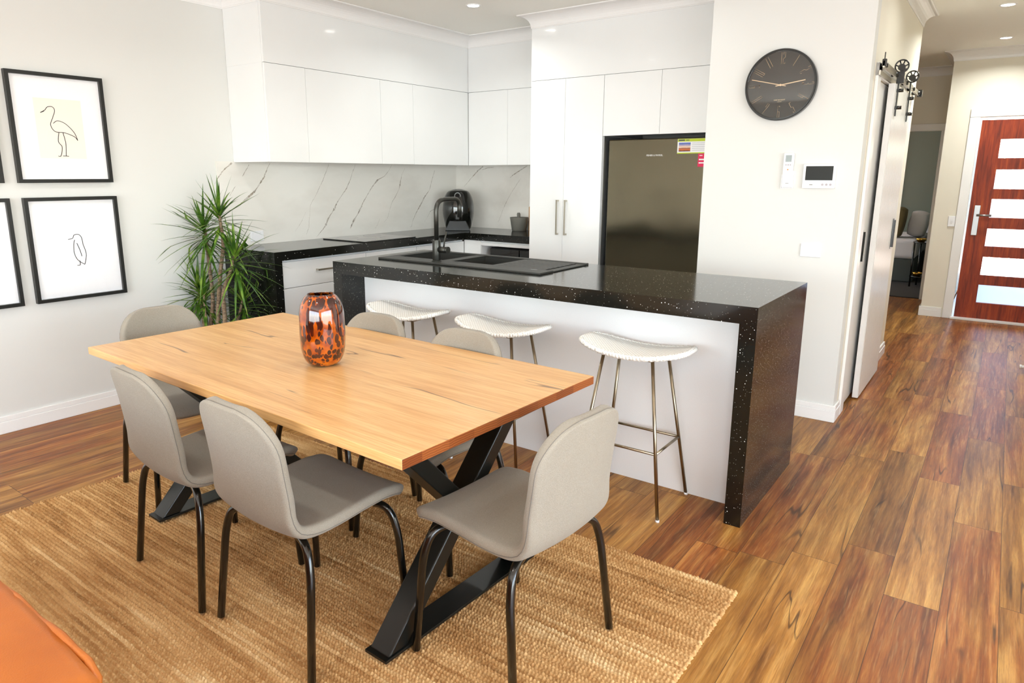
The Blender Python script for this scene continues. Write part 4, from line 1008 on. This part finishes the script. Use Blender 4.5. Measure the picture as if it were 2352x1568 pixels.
# ------------------------------------------------------------------ jute rug (real woven relief)
def make_rug():
    x0, x1, y0, y1 = 1.125, 3.84, -4.16, -2.20
    nx, ny = 760, 700
    rng = np.random.RandomState(3)
    xs = np.linspace(0, x1-x0, nx); ys = np.linspace(0, y1-y0, ny)
    X, Y = np.meshgrid(xs, ys)
    p, q = .0135, .0125
    wav = .004*np.sin(X*5.1+1)+.003*np.sin(X*13+Y*3)
    Yw = Y+wav*.6
    row = np.floor(Yw/p).astype(int); fy = Yw/p-row
    row = np.clip(row, 0, 400)
    rp = rng.rand(401); ph = rp[row]
    Xs = X/q+ph+fy*.55*np.where(row % 2 == 0, 1, -1)*.6
    cell = np.floor(Xs).astype(int); fx = Xs-cell
    kn = rng.rand(401, 400); hk = kn[row, np.clip(cell, 0, 399)]
    h = (np.sin(np.pi*fy)**.7)*(.12+.88*np.sin(np.pi*fx)**.75)*(.6+.5*hk)
    Z = .0015+.0125*h
    rag = .004*np.sin(Y*2*np.pi/.027)+.003*rng.rand(ny, 1)
    edge = .005*(np.repeat(rng.rand(ny//4+1), 4)[:ny, None]-.5)+.0022*np.abs(np.sin(Y/p*np.pi))
    Xp = X+x0; Yp = Y+y0
    tx = np.clip((X/(x1-x0)-.985)/.015, 0, 1); Xp = Xp+tx*(edge+.002)
    tx = np.clip((.015-X/(x1-x0))/.015, 0, 1); Xp = Xp-tx*(edge+.002)
    Z[:, 0] = .0005; Z[:, -1] = .0005; Z[0, :] = .0005; Z[-1, :] = .0005
    # slight skew of the whole rug
    cx, cy, a = (x0+x1)/2, (y0+y1)/2, -.012
    Xr = cx+(Xp-cx)*math.cos(a)-(Yp-cy)*math.sin(a); Yr = cy+(Xp-cx)*math.sin(a)+(Yp-cy)*math.cos(a)
    V = np.stack([Xr-cx, Yr-cy, Z], -1).reshape(-1, 3).astype(np.float32)
    I = np.arange(nx*ny).reshape(ny, nx)
    F = np.stack([I[:-1, :-1], I[:-1, 1:], I[1:, 1:], I[1:, :-1]], -1).reshape(-1, 4)
    me = bpy.data.meshes.new('jute_rug'); me.vertices.add(len(V)); me.vertices.foreach_set('co', V.ravel())
    me.loops.add(F.size); me.loops.foreach_set('vertex_index', F.ravel().astype(np.int32))
    me.polygons.add(len(F)); me.polygons.foreach_set('loop_start', np.arange(0, F.size, 4, dtype=np.int32)); me.polygons.foreach_set('loop_total', np.full(len(F), 4, dtype=np.int32))
    me.polygons.foreach_set('use_smooth', np.ones(len(F), dtype=bool)); me.update(calc_edges=True); me.validate()
    o = bpy.data.objects.new('jute_rug', me); COL.objects.link(o); o.location = (cx, cy, 0); me.materials.append(M_jute)
    return tag(o, 'chunky woven natural jute rug under the dining table', 'rug')
make_rug()

# ------------------------------------------------------------------ sofa (only its tan back shows, bottom left)
def cushion(bm, cx, cy, cz, sx, sy, sz, pw=.35, n=18):
    """puffy box: superellipsoid-like pillow"""
    r = bmesh.ops.create_cube(bm, size=2); vs = r['verts']
    es = list({e for v in vs for e in v.link_edges})
    bmesh.ops.subdivide_edges(bm, edges=es, cuts=n, use_grid_fill=True)
    for v in bm.verts[-(6*(n+1)**2+2):] if False else [v for v in bm.verts if v.is_valid and not v.tag]:
        x, y, z = v.co; k = pw
        fx = math.sqrt(max(0, 1-k*(y*y+z*z)/2+k*k*y*y*z*z/3)); fy = math.sqrt(max(0, 1-k*(x*x+z*z)/2+k*k*x*x*z*z/3)); fz = math.sqrt(max(0, 1-k*(y*y+x*x)/2+k*k*y*y*x*x/3))
        v.co = (cx+x*fx*sx, cy+y*fy*sy, cz+z*fz*sz); v.tag = True
    for f_ in bm.faces: f_.smooth = True
    return bm
sf = thing('leather_sofa', 'tan leather sofa with puffy back cushions, at the lower left corner', 'sofa', (3.0, -4.6, 0))
b = BM(); box(b, 1.75, 4.25, -5.1, -4.2, .08, .30, .03, 3); obj('sofa_base', b, M_leather, sf, world=True)
for k in range(3):
    x0 = 1.86+k*.76
    b = BM(); cushion(b, x0+.38, -4.72, .37, .378, .36, .085, .25); obj('seat_cushion', b, M_leather, sf, world=True)
b = BM(); box(b, 1.75, 4.25, -4.27, -4.18, .30, .66, .03, 3); obj('sofa_back', b, M_leather, sf, world=True)
CX = [(2.75, .82), (3.58, .82), (1.93, .82)]
for (x0, wd) in ((1.93, .81), (2.745, .835), (3.585, .70)):
    b = BM(); cushion(b, x0+wd/2, -4.275, .60, wd/2, .13, .195, .22); bc = obj('back_cushion', b, M_leather, sf, world=True)
    g = BM(); yy_ = -4.148; zz_ = .775
    pts = [(x0+.02+(wd-.04)*k/20, yy_-.004*math.sin(PI*k/20)-(.03 if k in (0, 20) else .006 if k in (1, 19) else 0), zz_+.004*math.sin(k*1.7)-(.035 if k in (0, 20) else .012 if k in (1, 19) else 0)) for k in range(21)]
    tube(g, pts, .006, 8); obj('welt', g, M_leather, bc, world=True)
for x0 in (1.72, 4.13):
    b = BM(); box(b, x0, x0+.14, -5.1, -4.2, .08, .58, .04, 3); obj('armrest', b, M_leather, sf, world=True)
for x, y in ((1.85, -5.0), (4.15, -5.0), (1.85, -4.3), (4.15, -4.3)):
    b = BM(); cyl(b, (x, y, .0), (x, y, .085), .018, .025, 12); obj('leg', b, M_blkmet, sf, world=True)

# ------------------------------------------------------------------ dracaena
def make_plant():
    base = Vector((.30, -1.98, 0))
    c = thing('potted_dracaena', 'potted dracaena with spiky green leaf heads beside the black worktop end', 'potted plant', base)
    b = BM(); lathe(b, [(0, 0), (.115, 0), (.15, .30), (.155, .31), (.145, .31), (.14, .27), (0, .27)], 36); obj('pot', b, M_pot, c)
    b = BM(); lathe(b, [(0, .265), (.138, .265), (.13, .275), (.06, .282), (0, .285)], 24); obj('soil', b, M_soil, c)
    heads = [((-.13, .06, 1.11), 1.0), ((.03, .08, 1.20), .95), ((.17, .08, .94), 1.0), ((-.22, .04, .71), .9), ((-.13, .02, .655), .95), ((.04, .20, .62), .9)]
    stems = [[(-.04, .0, .27), (-.10, .03, .42), (-.06, .04, .62), (-.10, .06, .85), (-.15, .08, 1.105)], [(.02, .01, .27), (.0, .03, .5), (.02, .06, .8), (.05, .08, 1.0), (.03, .08, 1.20)],
             [(.06, -.02, .27), (.09, .02, .48), (.07, .04, .68), (.12, .07, .82), (.17, .08, .94)], [(-.07, -.01, .27), (-.16, .02, .42), (-.22, .05, .56), (-.27, .06, .70)],
             [(-.03, -.03, .27), (-.08, -.01, .45), (-.13, .02, .655)], [(.04, .04, .27), (.05, .13, .45), (.04, .20, .62)]]
    rnd = random.Random(11)
    def keep_clear(q):      # leaves lie against the wall and the worktop end instead of passing through
        w = q+base
        if w.x < .014: w.x = .014+.05*(.014-w.x)
        if w.z < .965 and w.x < .60 and w.y > -1.69: w.y = -1.69-.05*(w.y+1.69)
        if w.x < .03 and w.y > -1.70: w.y = -1.70
        return w-base
    for si, stp in enumerate(stems):
        b = BM(); P = [Vector(p) for p in stp]; pts = []
        for i in range(len(P)-1):
            p0 = P[max(i-1, 0)]; p1 = P[i]; p2 = P[i+1]; p3 = P[min(i+2, len(P)-1)]
            for k in range(8):
                t = k/8; pts.append(.5*((2*p1)+(-p0+p2)*t+(2*p0-5*p1+4*p2-p3)*t*t+(-p0+3*p1-3*p2+p3)*t**3))
        pts.append(P[-1]); n = len(pts)
        tube(b, pts, [(.0165 if si < 3 else .012)*(1-.45*i/n)*(1+.07*math.sin(i*2.1)) for i in range(n)], 10); obj('stem', b, M_bark, c)
    for hi, (hp, sc) in enumerate(heads):
        b = BM(); hp = Vector(hp); NL = 54 if hi < 3 else 46
        for k in range(NL):
            el = math.radians(84-138*(k/NL)**.8+rnd.uniform(-10, 10)); az = k*2.39996+rnd.uniform(-.25, .25)
            L = sc*rnd.uniform(.24, .40)*(1.0 if k > 8 else .75); d_ = Vector((math.cos(az)*math.cos(el), math.sin(az)*math.cos(el), math.sin(el)))
            side = d_.cross(Vector((0, 0, 1))); side = side.normalized() if side.length > .1 else Vector((1, 0, 0))
            droop = rnd.uniform(.02, .30)*L*(1 if el < 1.0 else .2); w0 = rnd.uniform(.0075, .011); prev = None; N = 7
            hp_ = hp+Vector((0, 0, -.12*(k/NL)))
            for i in range(N+1):
                t = i/N; p = hp_+d_*L*t+Vector((0, 0, -droop*t*t)); ww = w0*(min(1, .55+2.2*t) if t < .25 else 1-.97*((t-.25)/.75)**1.6)
                up_ = side.cross(d_)*(.35*ww); row = [b.verts.new(keep_clear(q)) for q in (p-side*ww+up_, p, p+side*ww+up_)]
                if prev:
                    for q in (0, 1): f_ = b.faces.new((prev[q], prev[q+1], row[q+1], row[q])); f_.smooth = True
                prev = row
        me = obj('leaf_cluster', b, M_leaf, c)
    return c
make_plant()

# ------------------------------------------------------------------ bedroom glimpse
bd = thing('bed', 'bed with white linen seen through the far bedroom doorway', 'bed', (2.6, 7.2, .012))
b = BM(); box(b, 1.35, 3.52, 6.45, 7.9, .012, .33, .02); obj('bed_base', b, M_bedbase, bd, world=True)
b = BM(); box(b, 1.34, 3.53, 6.42, 7.9, .331, .60, .05, 4); obj('mattress', b, M_linen, bd, world=True)
for lab, x, y, z, sx, sy, sz, m in (('olive velvet cushion leaning at the left on the bed', 3.22, 6.70, .80, .09, .21, .21, M_olive), ('plump white pillow in the middle of the bed', 3.45, 6.95, .78, .12, .24, .18, M_linen), ('white pillow behind the plump one, at the doorway edge', 3.62, 7.47, .80, .11, .22, .17, M_linen)):
    b = BM(); cushion(b, 0, 0, sz, sx, sy, sz, .5, 10); b.transform(Matrix.Rotation(.12, 4, 'Y')); o = obj('pillow', b, m); o.location = (x, y, z-sz+.0); o.location.z = .603; tag(o, lab, 'pillow', 'pillows on the bed')
stb = thing('side_table', 'round black metal side table with two shelves beside the bed', 'side table', (3.66, 6.12, .012))
for z, nm in ((.585, 'table_top'), (.14, 'lower_shelf')):
    b = BM(); cyl(b, (3.66, 6.12, z), (3.66, 6.12, z+.014), .15, seg=40); obj(nm, b, M_blkmet, stb, world=True)
for k in range(4):
    a = .5+k*PI/2; b = BM(); cyl(b, (3.66+.145*math.cos(a), 6.12+.145*math.sin(a), .012), (3.66+.145*math.cos(a), 6.12+.145*math.sin(a), .60), .011, seg=10); obj('leg', b, M_blkmet, stb, world=True)
for z, lab in ((.599, 'small polished gold bowl on top of the black side table'), (.154, 'small polished gold bowl on the lower shelf of the side table')):
    b = BM(); lathe(b, [(0, 0), (.035, 0), (.058, .028), (.062, .045), (.059, .045), (.052, .026), (0, .006)], 28); o = obj('gold_bowl', b, M_gold); o.location = (3.60, 6.08, z+.0005); tag(o, lab, 'bowl', 'gold bowls on the side table')
ds = thing('door_stop', 'white rod door stop low at the right image edge', 'door stop', (4.74, 1.86, .05))
b = BM(); cyl(b, (4.783, 1.86, .05), (4.685, 1.86, .05), .013, seg=16); obj('rod', b, M_white, ds, world=True); b = BM(); cyl(b, (4.685, 1.86, .05), (4.672, 1.86, .05), .016, seg=16); obj('rubber_tip', b, M_white, ds, world=True)

# ------------------------------------------------------------------ lights
def downlight(x, y, lab, power=6.0, grp='recessed downlights'):
    d_ = thing('downlight', lab, 'ceiling light', (x, y, CEIL), 0, grp)
    b = BM(); lathe(b, [(.040, -.001), (.050, -.006), (.056, -.001), (.056, .0), (.040, 0.0)], 36); obj('trim_ring', b, M_trim, d_)
    b = BM(); cyl(b, (0, 0, -.0045), (0, 0, -.0005), .040, seg=32); obj('diffuser', b, M_lamp, d_)
    la = bpy.data.lights.new('downlight_beam', 'AREA'); la.shape = 'DISK'; la.size = .09; la.energy = power; la.color = (.95, .985, .96); la.spread = math.radians(150)
    lo = bpy.data.objects.new('downlight_beam', la); COL.objects.link(lo); lo.parent = d_; lo.location = (0, 0, -.012)
    return d_
downlight(1.182, -.293, 'round recessed downlight over the kitchen corner')
downlight(4.267, 1.924, 'nearer of the two recessed downlights in the hall', 16)
downlight(4.246, 3.404, 'farther of the two recessed downlights in the hall, nearer the front door', 13)
for x, y, lab in ((2.6, -.62, 'recessed downlight in front of the fridge'), (1.25, -2.2, 'recessed downlight left of the table'), (2.75, -2.2, 'recessed downlight over the stools'), (4.27, -1.04, 'recessed downlight between kitchen and hall'), (4.27, .444, 'recessed downlight beside the barn doors, at the start of the hall'),
                  (1.2, -4.3, 'recessed downlight left over the living room'), (3.0, -4.3, 'recessed downlight over the sofa'), (5.2, -2.8, 'recessed downlight right of the table'), (5.2, -5.2, 'recessed downlight right over the living room'), (2.2, -6.6, 'recessed downlight near the glazed doors')):
    downlight(x, y, lab, 2.0 if y == -.62 else 4.0 if y == .444 else 1.5 if y == -1.04 else 4.2 if x == 2.75 else 6.0)
def area(name, loc, rot, sx, sy, e, col=(1, 1, 1)):
    la = bpy.data.lights.new(name, 'AREA'); la.shape = 'RECTANGLE'; la.size = sx; la.size_y = sy; la.energy = e; la.color = col
    o = bpy.data.objects.new(name, la); COL.objects.link(o); o.location = loc; o.rotation_euler = rot; return o
area('window_daylight', (3.85, SY+.05, 1.15), (math.radians(90), 0, 0), 5.7, 2.1, 250, (.91, .96, 1))
area('added_side_fill', (EX-.03, -4.6, 1.2), (math.radians(90), 0, math.radians(90)), 5.6, 2.0, 185, (.91, .96, 1))  # fill lamp standing at the added side windows, brightens the left wall
area('added_bedroom_fill', (1.35, 6.6, 1.4), (0, math.radians(90), math.radians(180)), 1.2, 1.6, 22, (.95, .98, 1))  # added fill lamp to lift the dark bedroom; no window is built there
W = bpy.data.worlds.new('sky'); S.world = W; W.use_nodes = True; nt = W.node_tree
bgn = nt.nodes['Background']; sk = nt.nodes.new('ShaderNodeTexSky')
try:
    sk.sky_type = 'NISHITA'; sk.sun_elevation = math.radians(48); sk.sun_rotation = math.radians(270); sk.sun_intensity = .6
except Exception: pass
nt.links.new(sk.outputs[0], bgn.inputs[0]); bgn.inputs[1].default_value = 1.1

# ------------------------------------------------------------------ camera
cam = bpy.data.cameras.new('camera'); co = bpy.data.objects.new('camera', cam); COL.objects.link(co); S.camera = co
cam.sensor_fit = 'HORIZONTAL'; cam.sensor_width = 36; cam.lens = 36*1584.6/2352
cam.shift_x = 47.87/2352; cam.shift_y = -35.38/2352; cam.clip_start = .05
yaw, pit, rol = .6358, -.2159, .0014
fw = Vector((-math.sin(yaw)*math.cos(pit), math.cos(yaw)*math.cos(pit), math.sin(pit)))
rt = Vector((math.cos(yaw), math.sin(yaw), 0)); up = rt.cross(fw)
rt2 = math.cos(rol)*rt+math.sin(rol)*up; up2 = -math.sin(rol)*rt+math.cos(rol)*up
M = Matrix((rt2, up2, -fw)).transposed().to_4x4(); M.translation = Vector((4.4477, -4.4974, 1.4466)); co.matrix_world = M

S.view_settings.view_transform = 'Standard'; S.view_settings.look = 'None'; S.view_settings.gamma = 1; S.view_settings.use_curve_mapping = False
S.view_settings.exposure = 0.02
